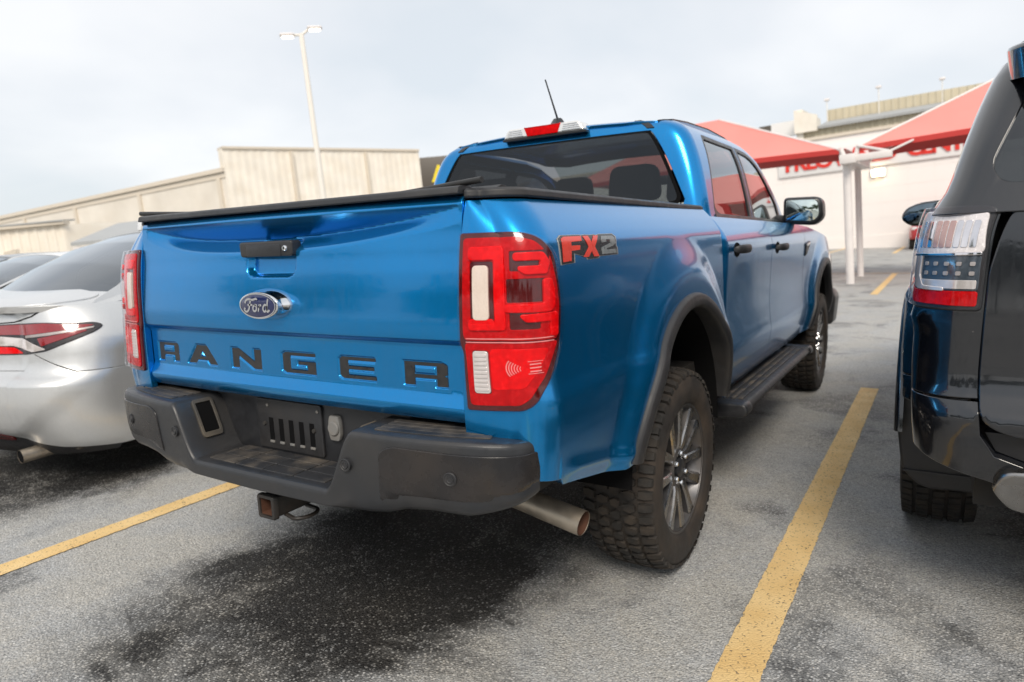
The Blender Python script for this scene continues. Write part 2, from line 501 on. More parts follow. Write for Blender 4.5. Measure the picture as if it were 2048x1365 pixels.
M['interior'] = pbr('cabin_trim', (.045, .043, .042), .8)
M['lamp_red'] = pbr('red_lens', (.48, .002, .004), .25, coat=0., var=.18, scale=60, spec=.15)
M['lamp_bright'] = pbr('bright_red_lens', (.74, .002, .004), .22, coat=0., var=.14, scale=70, spec=.15)
M['lamp_dark'] = pbr('deep_red_lens', (.07, .002, .003), .12, coat=.3, var=.2, scale=60)
M['lamp_clear'] = pbr('clear_ribbed_lens', (.80, .79, .77), .14, metal=.45, coat=1., var=.08, scale=40)
M['lamp_white'] = pbr('frosted_lens', (.74, .66, .57), .30, coat=.8, var=.06, scale=400)
M['navy'] = pbr('navy_enamel', (.006, .012, .075), .12, coat=1.)
M['letter'] = pbr('letter_vinyl', (.018, .019, .021), .32, dirt=(.06, .05, .045), dirt_amt=.4, dirt_scale=40)
M['decal_red'] = pbr('red_vinyl', (.72, .045, .022), .30, coat=.5)
M['decal_grey'] = pbr('grey_vinyl', (.17, .185, .19), .32, coat=.5, var=.35, scale=60)
M['decal_black'] = pbr('black_vinyl', (.010, .010, .011), .28, coat=.5)
M['decal_silver'] = pbr('silver_vinyl', (.42, .41, .40), .35, metal=.4)
M['outer_lens'] = tinted_glass('outer_lens', (.98, .95, .95), base=-.028)
M['etch'] = pbr('etched_mark', (.78, .26, .26), .4)
M['grey_cap'] = pbr('grey_rubber_cap', (.20, .20, .195), .6, dirt=(.16, .13, .10), dirt_amt=.5, dirt_scale=30)
M['tonneau'] = pbr('vinyl_cover', (.014, .014, .015), .55, bump=.3, bscale=900)
# ================================================================== the lot
def asphalt():
    m, nt, b = new_mat('worn_asphalt'); N, L = nt.nodes, nt.links
    tc = N.new('ShaderNodeTexCoord'); P = tc.outputs['Object']
    def math_(op, a, b_=None, c=None, clamp=False):
        n = N.new('ShaderNodeMath'); n.operation = op; n.use_clamp = clamp
        for i, v in enumerate((a, b_, c)):
            if v is None: continue
            if isinstance(v, (int, float)): n.inputs[i].default_value = v
            else: L.new(v, n.inputs[i])
        return n.outputs[0]
    def rng(v, a, b_, c=0., d=1., smooth=True):
        n = N.new('ShaderNodeMapRange'); n.interpolation_type = 'SMOOTHSTEP' if smooth else 'LINEAR'
        L.new(v, n.inputs[0])
        for i, q in enumerate((a, b_, c, d)): n.inputs[i+1].default_value = q
        return n.outputs[0]
    def noise(scale, detail=5, rough=.55, dist=0.):
        n = N.new('ShaderNodeTexNoise'); n.inputs['Scale'].default_value = scale; n.inputs['Detail'].default_value = detail
        n.inputs['Roughness'].default_value = rough; n.inputs['Distortion'].default_value = dist
        L.new(P, n.inputs['Vector']); return n.outputs[0]
    def mix(f, a, b_):
        n = N.new('ShaderNodeMix'); n.data_type = 'RGBA'
        if isinstance(f, (int, float)): n.inputs[0].default_value = f
        else: L.new(f, n.inputs[0])
        for i, v in ((6, a), (7, b_)):
            if isinstance(v, tuple): n.inputs[i].default_value = (*v, 1)
            else: L.new(v, n.inputs[i])
        return n.outputs[2]
    sep = N.new('ShaderNodeSeparateXYZ'); L.new(P, sep.inputs[0]); X, Y = sep.outputs[0], sep.outputs[1]
    # stone chips in the binder
    vo = N.new('ShaderNodeTexVoronoi'); vo.inputs['Scale'].default_value = 125; vo.inputs['Randomness'].default_value = 1.
    L.new(P, vo.inputs['Vector'])
    vs = N.new('ShaderNodeSeparateColor'); L.new(vo.outputs['Color'], vs.inputs[0])
    chip = vs.outputs[0]; chipk = vs.outputs[1]
    core = rng(vo.outputs['Distance'], .75, .25)
    v2 = N.new('ShaderNodeTexVoronoi'); v2.inputs['Scale'].default_value = 240; L.new(P, v2.inputs['Vector'])
    v2s = N.new('ShaderNodeSeparateColor'); L.new(v2.outputs['Color'], v2s.inputs[0])
    # wear: how much pale stone shows (old surface) against black binder
    n1 = noise(.55, 6, .6, .6); n2 = noise(2.6, 6, .6, .4); n3 = noise(11, 4)
    # darker down the middle of each stall, edges broken by noise
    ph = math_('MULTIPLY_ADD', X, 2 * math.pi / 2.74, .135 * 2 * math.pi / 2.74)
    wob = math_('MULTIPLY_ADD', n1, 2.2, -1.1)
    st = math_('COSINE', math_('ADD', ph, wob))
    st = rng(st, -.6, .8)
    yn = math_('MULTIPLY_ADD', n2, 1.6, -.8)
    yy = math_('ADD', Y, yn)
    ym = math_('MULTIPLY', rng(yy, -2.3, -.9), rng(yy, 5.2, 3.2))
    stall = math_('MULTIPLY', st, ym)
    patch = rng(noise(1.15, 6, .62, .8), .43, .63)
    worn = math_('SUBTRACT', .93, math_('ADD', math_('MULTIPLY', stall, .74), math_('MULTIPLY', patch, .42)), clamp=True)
    worn = math_('ADD', worn, math_('MULTIPLY_ADD', n2, .9, -.45), clamp=True)
    worn = math_('ADD', worn, math_('MULTIPLY_ADD', n3, .34, -.17), clamp=True)
    # each chip is pale if its random value falls under the local wear
    show = rng(math_('SUBTRACT', worn, chipk), -.30, .06)
    cr = N.new('ShaderNodeValToRGB'); L.new(chip, cr.inputs[0])
    es = cr.color_ramp.elements
    es[0].position = 0; es[0].color = (.22, .215, .205, 1)
    es[1].position = 1; es[1].color = (.70, .675, .635, 1)
    e_ = es.new(.3); e_.color = (.40, .385, .365, 1)
    e_ = es.new(.65); e_.color = (.52, .495, .455, 1)
    e_ = es.new(.85); e_.color = (.48, .48, .475, 1)
    binder = mix(v2s.outputs[0], (.012, .0115, .011), (.048, .045, .042))
    paleb = mix(v2s.outputs[1], (.25, .25, .245), (.52, .51, .49))
    bnd = mix(rng(worn, .1, .9), binder, paleb)
    stone = mix(math_('MULTIPLY', show, .92), bnd, cr.outputs[0])
    stone_dark = N.new('ShaderNodeMix'); stone_dark.data_type = 'RGBA'; stone_dark.blend_type = 'MULTIPLY'; stone_dark.inputs[0].default_value = 1
    L.new(stone, stone_dark.inputs[6]); L.new(rng(worn, .0, .55, .50, 1.0), stone_dark.inputs[7])
    col = mix(math_('MULTIPLY', core, 1.0), bnd, stone_dark.outputs[2])
    tint = mix(rng(n2, .35, .65), (.95, .985, 1.03), (1.0, 1.0, .98))
    mu = N.new('ShaderNodeMix'); mu.data_type = 'RGBA'; mu.blend_type = 'MULTIPLY'; mu.inputs[0].default_value = 1
    L.new(col, mu.inputs[6]); L.new(tint, mu.inputs[7])
    L.new(mu.outputs[2], b.inputs['Base Color'])
    L.new(rng(worn, 0, 1, .62, .88), b.inputs['Roughness'])
    b.inputs['Specular IOR Level'].default_value = .35
    hgt = math_('ADD', math_('MULTIPLY', core, .8), math_('MULTIPLY', v2.outputs['Distance'], .5))
    bp = N.new('ShaderNodeBump'); bp.inputs['Strength'].default_value = .75; bp.inputs['Distance'].default_value = .004
    L.new(hgt, bp.inputs['Height']); L.new(bp.outputs[0], b.inputs['Normal'])
    return m

def line_paint():
    m, nt, b = new_mat('yellow_line_paint'); N, L = nt.nodes, nt.links
    tc = N.new('ShaderNodeTexCoord')
    vo = N.new('ShaderNodeTexVoronoi'); vo.inputs['Scale'].default_value = 125; L.new(tc.outputs['Object'], vo.inputs['Vector'])
    no = N.new('ShaderNodeTexNoise'); no.inputs['Scale'].default_value = 5; no.inputs['Detail'].default_value = 6; L.new(tc.outputs['Object'], no.inputs['Vector'])
    n9 = N.new('ShaderNodeTexNoise'); n9.inputs['Scale'].default_value = 60; n9.inputs['Detail'].default_value = 4; L.new(tc.outputs['Object'], n9.inputs['Vector'])
    cr = N.new('ShaderNodeValToRGB'); L.new(no.outputs[0], cr.inputs[0])
    cr.color_ramp.elements[0].position = .3; cr.color_ramp.elements[0].color = (.68, .45, .18, 1)
    cr.color_ramp.elements[1].position = .72; cr.color_ramp.elements[1].color = (.80, .59, .29, 1)
    ad = N.new('ShaderNodeMath'); ad.operation = 'MULTIPLY'; L.new(vo.outputs['Distance'], ad.inputs[0]); L.new(n9.outputs[0], ad.inputs[1])
    mr = N.new('ShaderNodeMapRange'); mr.inputs[1].default_value = .35; mr.inputs[2].default_value = .50; mr.inputs[4].default_value = .9; L.new(ad.outputs[0], mr.inputs[0])
    mx = N.new('ShaderNodeMix'); mx.data_type = 'RGBA'; L.new(mr.outputs[0], mx.inputs[0]); L.new(cr.outputs[0], mx.inputs[6]); mx.inputs[7].default_value = (.13, .10, .07, 1)
    L.new(mx.outputs[2], b.inputs['Base Color']); b.inputs['Roughness'].default_value = .7
    bp = N.new('ShaderNodeBump'); bp.inputs['Strength'].default_value = .6; bp.inputs['Distance'].default_value = .003; bp.invert = True
    L.new(vo.outputs['Distance'], bp.inputs['Height']); L.new(bp.outputs[0], b.inputs['Normal'])
    return m
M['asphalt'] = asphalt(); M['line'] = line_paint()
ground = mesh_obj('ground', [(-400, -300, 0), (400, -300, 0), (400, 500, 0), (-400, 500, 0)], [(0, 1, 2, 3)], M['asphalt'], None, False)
tag(ground, 'worn grey asphalt of the parking lot', kind='structure')
def parking_line(x0, x1, y0, y1, label, along='y'):
    random.seed(int(abs(x0 * 100) + abs(y0 * 10)))
    n = 420; V = []; F = []
    for i in range(n + 1):
        t = i / n
        j = [random.uniform(-.0028, .0028) for _ in range(2)]
        if along == 'y': V += [(x0 + j[0], y0 + (y1 - y0) * t, .004), (x1 + j[1], y0 + (y1 - y0) * t, .004)]
        else: V += [(x0 + (x1 - x0) * t, y1 + j[0], .004), (x0 + (x1 - x0) * t, y0 + j[1], .004)]
    for i in range(n): F.append((2*i, 2*i+1, 2*i+3, 2*i+2))
    tag(mesh_obj('parking_line', V, F, M['line'], None, False), label, kind='structure')
parking_line(1.174, 1.296, -3.4, 3.38, 'yellow stall line between the blue pickup and the black vehicle')
parking_line(-1.562, -1.450, -3.4, 3.38, 'yellow stall line between the blue pickup and the silver sedan')
parking_line(-4.30, -4.18, -3.4, 3.38, 'yellow stall line beyond the silver sedan')
parking_line(3.92, 4.04, -3.4, 3.38, 'yellow stall line on the far side of the black vehicle')
parking_line(.565, .690, 11.36, 17.4, 'yellow stall line on the far side of the aisle beside the white posts')
parking_line(-2.17, -2.05, 11.36, 17.4, 'yellow stall line across the aisle left of the white posts')
parking_line(-9, 7, 17.40, 17.52, 'yellow cross line running behind the white posts', 'x')
parking_line(-3.1, -2.95, 30, 40, 'yellow stall line at the foot of the white wall')
parking_line(-.26, -.10, 31, 41, 'yellow stall line beside the far red car')
# ================================================================== wheels (axis along x, outer face +x)
def tread_blocks(name, parent, radius, width, pitch=38, rows='at', r0=None):
    """rubber lugs standing on the carcass"""
    verts = []; faces = []
    hw = width / 2
    def crown(x):
        return radius - .016 * (abs(x) / hw) ** 4
    def block(poly, h):
        # poly in (x, arc length), counter-clockwise
        b = len(verts); n = len(poly)
        cx = sum(p[0] for p in poly) / n; cs = sum(p[1] for p in poly) / n
        for lev in range(2):
            for (x, s) in poly:
                k = .96 if lev == 0 else .87
                xx = cx + (x - cx) * k; ss = cs + (s - cs) * k
                r = crown(xx) - (h if lev == 0 else 0.)
                t = ss / radius
                verts.append((xx, r * math.sin(t), r * math.cos(t)))
        for i in range(n):
            j = (i + 1) % n
            faces.append((b + i, b + j, b + n + j, b + n + i))
        faces.append(tuple(b + n + i for i in range(n)))
    circ = 2 * math.pi * radius; p = circ / pitch
    W = hw
    for k in range(pitch):
        s = k * p
        if rows == 'at':
            lug = .0025 if k % 2 else 0.
            # shoulder lugs, wrapping over the edge
            block([(W*.60, s+.10*p), (W*.80, s+.04*p), (W*.985+lug, s+.10*p), (W*.985+lug, s+.72*p), (W*.80, s+.82*p), (W*.60, s+.70*p)], .013)
            q = s + .5 * p
            block([(-W*.985-lug, q+.10*p), (-W*.80, q+.04*p), (-W*.60, q+.10*p), (-W*.60, q+.70*p), (-W*.80, q+.82*p), (-W*.985-lug, q+.72*p)], .013)
            # interlocking middle blocks
            block([(W*.20, s+.02*p), (W*.40, s-.16*p), (W*.55, s+.08*p), (W*.53, s+.52*p), (W*.36, s+.66*p), (W*.16, s+.50*p)], .012)
            block([(-W*.16, s+.30*p), (W*.02, s+.08*p), (W*.12, s+.30*p), (W*.10, s+.78*p), (-W*.02, s+.92*p), (-W*.18, s+.74*p)], .012)
            block([(-W*.55, s+.42*p), (-W*.40, s+.28*p), (-W*.20, s+.46*p), (-W*.22, s+.90*p), (-W*.40, s+1.08*p), (-W*.53, s+.90*p)], .012)
        else:
            for (a, c, o) in ((-.98, -.66, 0), (-.58, -.24, .3), (-.16, .16, .6), (.24, .58, .3), (.66, .98, 0)):
                q = s + o * p
                block([(W*a, q), (W*c, q+.12*p), (W*c, q+.92*p), (W*a, q+.80*p)], .009)
    o = mesh_obj(name, verts, faces, M['tread'], parent, smooth=False)
    o['kind'] = 'stuff'
    return o

def make_wheel(parent, loc, side, radius=.375, width=.256, rim_r=.240, style='truck', name='wheel', far=False):
    w = bpy.data.objects.new(name, None); COL.objects.link(w); w.parent = parent
    w.location = loc; w.rotation_euler = (0, 0, 0 if side > 0 else math.pi)
    hw = width / 2; R0 = radius - .012
    prof = [(-hw*.86, rim_r-.008), (-hw*.98, rim_r+.02), (-hw*1.01, rim_r+.06), (-hw*.985, radius-.040), (-hw*.93, radius-.024), (-hw*.80, R0-.006), (-hw*.4, R0), (hw*.4, R0), (hw*.80, R0-.006),
            (hw*.93, radius-.024), (hw*.985, radius-.040), (hw*1.00, radius-.055), (hw*1.005, radius-.057), (hw*1.01, rim_r+.075), (hw*1.025, rim_r+.070), (hw*1.015, rim_r+.045), (hw*.99, rim_r+.022), (hw*.93, rim_r+.006), (hw*.89, rim_r+.004), (hw*.86, rim_r-.010)]
    revolve('tyre', prof, M['rubber'], w, 72, 'x', smooth=55)
    if not far:
        tread_blocks('tread', w, radius, width, 52 if style == 'truck' else 64, 'at' if style == 'truck' else 'road')
    # barrel with lip
    x1 = hw * .86
    revolve('rim', [(x1-.004, rim_r+.004), (x1+.004, rim_r+.001), (x1+.003, rim_r-.006), (x1-.006, rim_r-.010), (x1-.030, rim_r-.020), (x1-.060, rim_r-.028), (-x1, rim_r-.03), (-x1, rim_r-.005)], M['alloy_dark'], w, 72, 'x')
    revolve('brake_disc', [(-.02, .045), (-.02, rim_r*.72), (-.035, rim_r*.72), (-.035, .045)], M['under'], w, 32, 'x')
    revolve('wheel_back', [(-.055, .0), (-.055, rim_r-.028)], M['dark'], w, 32, 'x')
    ns = 6 if style != 'sedan' else 5
    # spokes, each a forked pair
    for k in range(ns):
        a0 = 2 * math.pi * k / ns + .26
        bm = bmesh.new()
        for sg in (-1, 1):
            secs = []
            for (r, da, ww, x, th) in ((.050, .16, .019, x1-.022, .045), (.090, .19, .017, x1-.012, .040), (.140, .235, .0165, x1-.008, .034), (.190, .275, .019, x1-.005, .030), (rim_r-.007, .295, .026, x1-.002, .028)):
                r = r * (rim_r / .24) if r < rim_r - .02 else r
                a = a0 + sg * da * (1.0 if ns == 6 else 1.15)
                c = Vector((0, r * math.sin(a), r * math.cos(a)))
                tg = Vector((0, math.cos(a), -math.sin(a)))
                secs.append([bm.verts.new(c + tg * (ww * u) + Vector((xx, 0, 0))) for u, xx in ((-1.15, x - th), (-1.0, x - .006), (-.72, x), (.72, x), (1.0, x - .006), (1.15, x - th))])
            for A, B in zip(secs[:-1], secs[1:]):
                for i in range(5):
                    f = bm.faces.new((A[i], A[i+1], B[i+1], B[i]))
                    f.material_index = 1 if i in (0, 4) else 0
            bm.faces.new(secs[-1][::-1])
        bmesh.ops.recalc_face_normals(bm, faces=bm.faces[:])
        bm_obj('spoke', bm, [M['alloy'], M['alloy_dark']], w, 30)
    revolve('hub', [(x1-.085, .080), (x1-.018, .074), (x1-.012, .066), (x1-.018, .046), (x1-.033, .040), (x1-.033, 0)], M['alloy_dark'], w, 36, 'x')
    revolve('center_cap', [(x1-.040, .038), (x1-.010, .036), (x1-.006, .030), (x1-.006, 0)], M['plastic_clean'], w, 28, 'x')
    if not far:
        for k in range(6 if style == 'truck' else 5):
            a = 2 * math.pi * k / (6 if style == 'truck' else 5)
            revolve('lug_nut', [(x1-.03, .010), (x1-.008, .010), (x1-.002, .007), (x1-.002, 0)], M['chrome'], w, 8, 'x', loc=(0, .057*math.sin(a), .057*math.cos(a)))
    return w
# ================================================================== the blue pickup truck
truck = thing('pickup_truck', 'blue crew cab pickup truck with red tail lights and black step bumper', 'pickup truck')
WZ = .375
# ---- box sides: section curve runs from the tailgate edge round the corner and forward
BX0, BR_, BY0 = .694, .085, -1.06
S1 = .90 - BR_ - BX0
S2 = S1 + BR_ * math.pi / 2
bx_prof = pchip([.50, .56, .64, .74, .825, .845, .90, .98, 1.08, 1.18, 1.225, 1.245, 1.28, 1.31, 1.335, 1.35], [.866, .872, .886, .902, .911, .911, .902, .896, .893, .889, .885, .878, .856, .832, .808, .790])
by_prof = pchip([.60, .74, .85, 1.0, 1.10, 1.20, 1.28, 1.33, 1.36], [-1.045, -1.062, -1.068, -1.066, -1.062, -1.052, -1.036, -1.022, -1.010])
def box_low(y):                                            # lower edge of the box behind the wheel
    return np.interp(y, [-1.1, -.55, .6], [.650, .545, .525])
def wheel_bulge(y, z, yc=0.):
    q = np.sqrt(((y - yc) / .60) ** 2 + ((z - .42) / .735) ** 2)
    return .034 * (1 - sstep(.90, 1.11, q))
def box_fn(side):
    def f(s, z):
        s = np.asarray(s, float); z = np.asarray(z, float)
        X = bx_prof(z); Y = by_prof(z)
        t = np.clip(s / S1, 0, 1)
        xr = BX0 + t * (X - BR_ - BX0) + np.minimum(s, 0)
        yr = Y + .022 * t ** 2
        a = np.clip((s - S1) / (S2 - S1), 0, 1) * math.pi / 2
        yb = Y + .022
        xc = X - BR_ + BR_ * np.sin(a); yc = yb + BR_ - BR_ * np.cos(a) * (1 - .0)
        d = np.maximum(s - S2, 0)
        ys = BY0 + .022 + BR_ + d + (Y - BY0) * (1 - sstep(0, .35, d))
        lip = .008 * np.exp(-((z - (box_low(ys) + .040)) / .026) ** 2) * sstep(-.02, .1, d)
        xs = X + lip + wheel_bulge(ys, z) * sstep(0., .3, d) - .012 * (1 - sstep(0, .5, d)) * sstep(.0, .02, d) * 0
        x = np.where(s < S1, xr, np.where(s < S2, xc, xs))
        y = np.where(s < S1, yr, np.where(s < S2, yc, ys))
        return np.stack([side * x, y, z], -1)
    return f
def s_of_y(y): return S2 + (y - (BY0 + .022 + BR_))
def arch(yc, zc, a, b, t0, t1, n=40, pw=1.0):
    out = []
    for i in range(n + 1):
        t = t0 + (t1 - t0) * i / n
        out.append((yc + a * math.cos(t), zc + b * math.sin(t)))
    return out
ARCH_T = math.asin(.10 / .55)
for side in (1, -1):
    ar = arch(0, .45, .50, .55, ARCH_T, math.pi - ARCH_T)
    out = [(0.0, .765), (0.0, 1.338)]
    out += [(s_of_y(.518), 1.338), (s_of_y(.518), .53)]
    out += [(s_of_y(y), z) for y, z in ar]
    out += [(s_of_y(-.56), .548), (s_of_y(-.93), .62), (S2 + .01, .64), (S1 + .03, .66), (S1 + .02, .765)]
    sheet('box_side', out, box_fn(side), M['blue'], truck, cell=.020, flip=side < 0, depth=.02, extra=np.stack(np.meshgrid(np.arange(S2, s_of_y(-.5), .011), np.arange(.55, .72, .007)), -1).reshape(-1, 2))
# ---- tailgate
LET = {
 'R': ([(0,0),(0,1),(.90,1),(1,.90),(1,.52),(.93,.45),(1,.38),(1,0),(.76,0),(.76,.32),(.24,.32),(.24,0)], [[(.24,.47),(.76,.47),(.76,.86),(.24,.86)]]),
 'A': ([(0,0),(.33,1),(.67,1),(1,0),(.75,0),(.67,.22),(.33,.22),(.25,0)], [[(.39,.36),(.61,.36),(.5,.74)]]),
 'N': ([(0,0),(0,1),(.24,1),(.77,.36),(.77,1),(1,1),(1,0),(.76,0),(.23,.64),(.23,0)], []),
 'G': ([(.10,0),(0,.12),(0,.90),(.08,1),(1,1),(1,.86),(.24,.86),(.24,.15),(.76,.15),(.76,.44),(.48,.44),(.48,.58),(1,.58),(1,0)], []),
 'E': ([(.10,0),(0,.12),(0,.90),(.08,1),(1,1),(1,.86),(.24,.86),(.24,.57),(.95,.57),(.95,.44),(.24,.44),(.24,.15),(1,.15),(1,0)], []),
}
LX = [('R', -.652, -.530), ('A', -.475, -.313), ('N', -.231, -.090), ('G', .011, .152), ('E', .251, .386), ('R', .488, .627)]
LZ0, LZ1 = .876, .937
LPOLY = []
for ch, a, b in LX:
    o_, h_ = LET[ch]
    f_ = lambda P: [(a + p[0] * (b - a), LZ0 + p[1] * (LZ1 - LZ0)) for p in P]
    LPOLY.append((f_(o_), [f_(h) for h in h_]))
tg_prof = pchip([.78, .795, .812, .828, .842, .865, .975, .985, 1.003, 1.02, 1.10, 1.16, 1.22, 1.30, 1.330, 1.340, 1.350, 1.36],
                [-1.048, -1.060, -1.070, -1.072, -1.064, -1.055, -1.054, -1.056, -1.073, -1.074, -1.068, -1.061, -1.053, -1.046, -1.046, -1.040, -1.026, -1.010])
def letter_recess(x, z):
    d = np.zeros_like(x)
    k = (z > LZ0 - .012) & (z < LZ1 + .012)
    if not k.any(): return d
    p = np.stack([x[k], z[k]], -1)
    best = np.full(len(p), 9.)
    for o_, h_ in LPOLY:
        lo = min(q[0] for q in o_) - .015; hi = max(q[0] for q in o_) + .015
        j = (p[:, 0] > lo) & (p[:, 0] < hi)
        if not j.any(): continue
        dd = segdist([o_] + h_, p[j]); ins = inside(o_, p[j])
        for h in h_: ins &= ~inside(h, p[j])
        best[j] = np.minimum(best[j], np.where(ins, -dd, dd))
    d[k] = .0055 * (1 - sstep(.001, .0055, best))
    return d
def tail_fn(x, z):
    x = np.asarray(x, float); z = np.asarray(z, float)
    y = tg_prof(z) + .010 * (np.abs(x) / .69) ** 2.5
    # scoop below the top lip
    xx = np.where(x < -.05, (-.05 - x) / .60, (x + .05) / .73)
    zl = np.minimum(1.272 + .052 * np.clip(xx, 0, 1.2) ** np.where(x < 0, 3.2, 2.0), 1.327)
    dm = .95 * (1.329 - zl)
    up = np.clip((z - zl) / (1.3295 - zl), 0, 1)
    y = y + np.where(z > zl, dm * (1 - up), dm * (1 - sstep(-.004, .042, zl - z)) / (1 - sstep(-.004, .042, 0 * z)))
    # finger pocket under the handle
    qx = np.maximum(np.abs(x) - .078, 0); qz = np.maximum(np.abs(z - 1.215) - .022, 0)
    sd_ = np.hypot(qx, qz)
    y = y + .024 * (1 - sstep(.020, .034, sd_))
    y = y + letter_recess(x, z)
    return np.stack([x, y, z], -1)
gx = np.arange(-.662, .640, .0036); gz = np.arange(LZ0 - .010, LZ1 + .010, .0036)
ex1 = np.stack(np.meshgrid(gx, gz), -1).reshape(-1, 2)
gx = np.arange(-.125, .125, .006); gz = np.arange(1.155, 1.26, .006)
ex2 = np.stack(np.meshgrid(gx, gz), -1).reshape(-1, 2)
gx = np.arange(-.68, .68, .009); gz = np.concatenate([np.arange(1.224, 1.336, .0035), np.arange(.97, 1.012, .005), np.arange(.80, .86, .008)])
ex3 = np.stack(np.meshgrid(gx, gz), -1).reshape(-1, 2)
tailgate = sheet('tailgate', rounded([(-.688, .790), (.688, .790), (.688, 1.353), (-.688, 1.353)], .012), tail_fn, M['blue'], truck, cell=.02, depth=.03, extra=np.concatenate([ex1, ex2, ex3]), e=.003)
for (o_, h_) in LPOLY:
    sheet('letter', o_, tail_fn, M['letter'], tailgate, cell=.012, holes=h_, off=.0012, depth=.001, e=.0003)
# handle
hd = tail_fn(np.array([0.]), np.array([1.30]))[0]
bm = bmesh.new()
hpoly = rounded([(-.118, 1.221), (.112, 1.221), (.115, 1.266), (-.121, 1.266)], .010)
handle = prism('tailgate_handle', hpoly, 'y', -1.068, -1.03, M['plastic'], tailgate, bevel=.006, seg=3)
prism('handle_paddle', rounded([(-.085, 1.2215), (.068, 1.2215), (.068, 1.257), (-.085, 1.257)], .006), 'y', -1.0702, -1.05, M['plastic_clean'], handle, bevel=.0025)
revolve('handle_lock', [(-1.075, 0), (-1.075, .0065), (-1.0725, .0085), (-1.05, .0085)], M['chrome'], handle, 20, 'y', loc=(.088, 0, 1.244))
box('lock_slot', (.0868, -1.0762, 1.240), (.0892, -1.073, 1.248), M['dark'], handle)
# badge
def ell(a, b, n=48, cx=0, cz=0): return [(cx + a * math.cos(2*math.pi*i/n), cz + b * math.sin(2*math.pi*i/n)) for i in range(n)]
badge = thing('x', 'x', 'x'); bpy.data.objects.remove(badge)
BZ = 1.082
bm = bmesh.new(); rings = []
for (sc, y) in ((1.02, -1.055), (1.02, -1.074), (.99, -1.081), (.93, -1.092), (.895, -1.104), (.885, -1.1105), (.86, -1.112)):
    rings.append([bm.verts.new((x, y, BZ + z)) for x, z in ell(.098 * sc, .046 * (sc if sc > .9 else sc * .97))])
for A, B in zip(rings[:-1], rings[1:]):
    for i in range(48): bm.faces.new((A[i], A[(i+1) % 48], B[(i+1) % 48], B[i]))
bm.faces.new(rings[-1]); bmesh.ops.recalc_face_normals(bm, faces=bm.faces[:])
badge = bm_obj('badge', bm, M['chrome'], tailgate, 45)
prism('emblem', ell(.0800, .0360, 48, 0, BZ), 'y', -1.1135, -1.109, M['navy'], badge, bevel=.001)
# script lettering on the emblem
STK = [
 [(-.052, .006), (-.047, .013), (-.037, .0165), (-.022, .0150), (-.006, .0175), (-.003, .0145)],
 [(-.028, .0145), (-.033, .004), (-.037, -.008), (-.044, -.0145), (-.052, -.0155), (-.056, -.010), (-.052, -.006)],
 [(-.042, .001), (-.033, .0025), (-.022, .0015)],
 [(-.012, .002), (-.020, -.003), (-.021, -.010), (-.016, -.0140), (-.009, -.011), (-.007, -.004), (-.012, .002), (-.004, .001)],
 [(.004, .003), (.002, -.006), (-.001, -.0145)], [(.002, -.005), (.008, .002), (.013, .0005)],
 [(.034, .001), (.027, .003), (.020, -.003), (.019, -.010), (.024, -.0145), (.031, -.010), (.034, .000)],
 [(.041, .018), (.037, .006), (.033, -.009), (.036, -.0145), (.044, -.0100)],
]
verts = []; faces = []
for st in STK:
    pts = [np.array(p) for p in st]; fine = []
    for i in range(len(pts) - 1):
        p0 = pts[max(i-1, 0)]; p1 = pts[i]; p2 = pts[i+1]; p3 = pts[min(i+2, len(pts)-1)]
        for u in np.linspace(0, 1, 6)[:-1]:
            fine.append(.5 * ((2*p1) + (-p0+p2)*u + (2*p0-5*p1+4*p2-p3)*u*u + (-p0+3*p1-3*p2+p3)*u**3))
    fine.append(pts[-1])
    L_, R_ = ribbon2d([(p[0] * 1.12 + .004, p[1] * 1.15) for p in fine], .0058)
    b0 = len(verts); n = len(L_)
    for p in L_ + R_: verts.append((p[0], -1.1146, BZ + p[1]))
    for i in range(n - 1): faces.append((b0+i, b0+n+i, b0+n+i+1, b0+i+1))
mesh_obj('emblem_script', verts, faces, M['chrome'], badge, False)
verts = []; faces = []
for i, (p, q) in enumerate(zip(ell(.0795, .0357, 64, 0, BZ), ell(.0765, .0330, 64, 0, BZ))):
    verts += [(p[0], -1.1144, p[1]), (q[0], -1.1144, q[1])]
for i in range(64):
    a = 2*i; b = 2*((i+1) % 64); faces.append((a, b, b+1, a+1))
mesh_obj('emblem_rim', verts, faces, M['chrome'], badge, False)

# ---- bed rail caps and tonneau cover
prism('tailgate_cap', rounded([(-1.046, 1.3545), (-1.042, 1.370), (-1.032, 1.375), (-.985, 1.375), (-.985, 1.3545)], .004), 'x', -.690, .690, M['plastic'], truck, bevel=.002)
for side in (1, -1):
    BF = box_fn(side)
    def railfn(u, v, side=side, BF=BF):
        # u along the top edge of the box, v across the cap
        prof = np.array([(-.001, 1.3385), (-.005, 1.343), (-.004, 1.356), (.004, 1.3625), (.058, 1.366), (.064, 1.345)])
        k = np.interp(v, np.linspace(0, 1, 6), np.arange(6))
        d = np.interp(k, np.arange(6), prof[:, 0]); z = np.interp(k, np.arange(6), prof[:, 1])
        P0 = BF(u, np.full_like(u, 1.3375)); h = 1e-3
        T = BF(u + h, np.full_like(u, 1.3375)) - BF(u - h, np.full_like(u, 1.3375)); T /= np.linalg.norm(T, axis=1)[:, None]
        Nn = np.stack([-T[:, 1], T[:, 0], 0 * T[:, 0]], -1) * side
        P = P0 + Nn * d[:, None]; P[:, 2] = z - (P0[:, 1] + 1.06) * .012 + .006
        return P
    gridsurf('rail_cap', railfn, np.concatenate([np.linspace(.0, S2, 18)[:-1], np.linspace(S2, s_of_y(.515), 30)]), np.linspace(0, 1, 26), M['plastic'], truck, flip=side < 0)
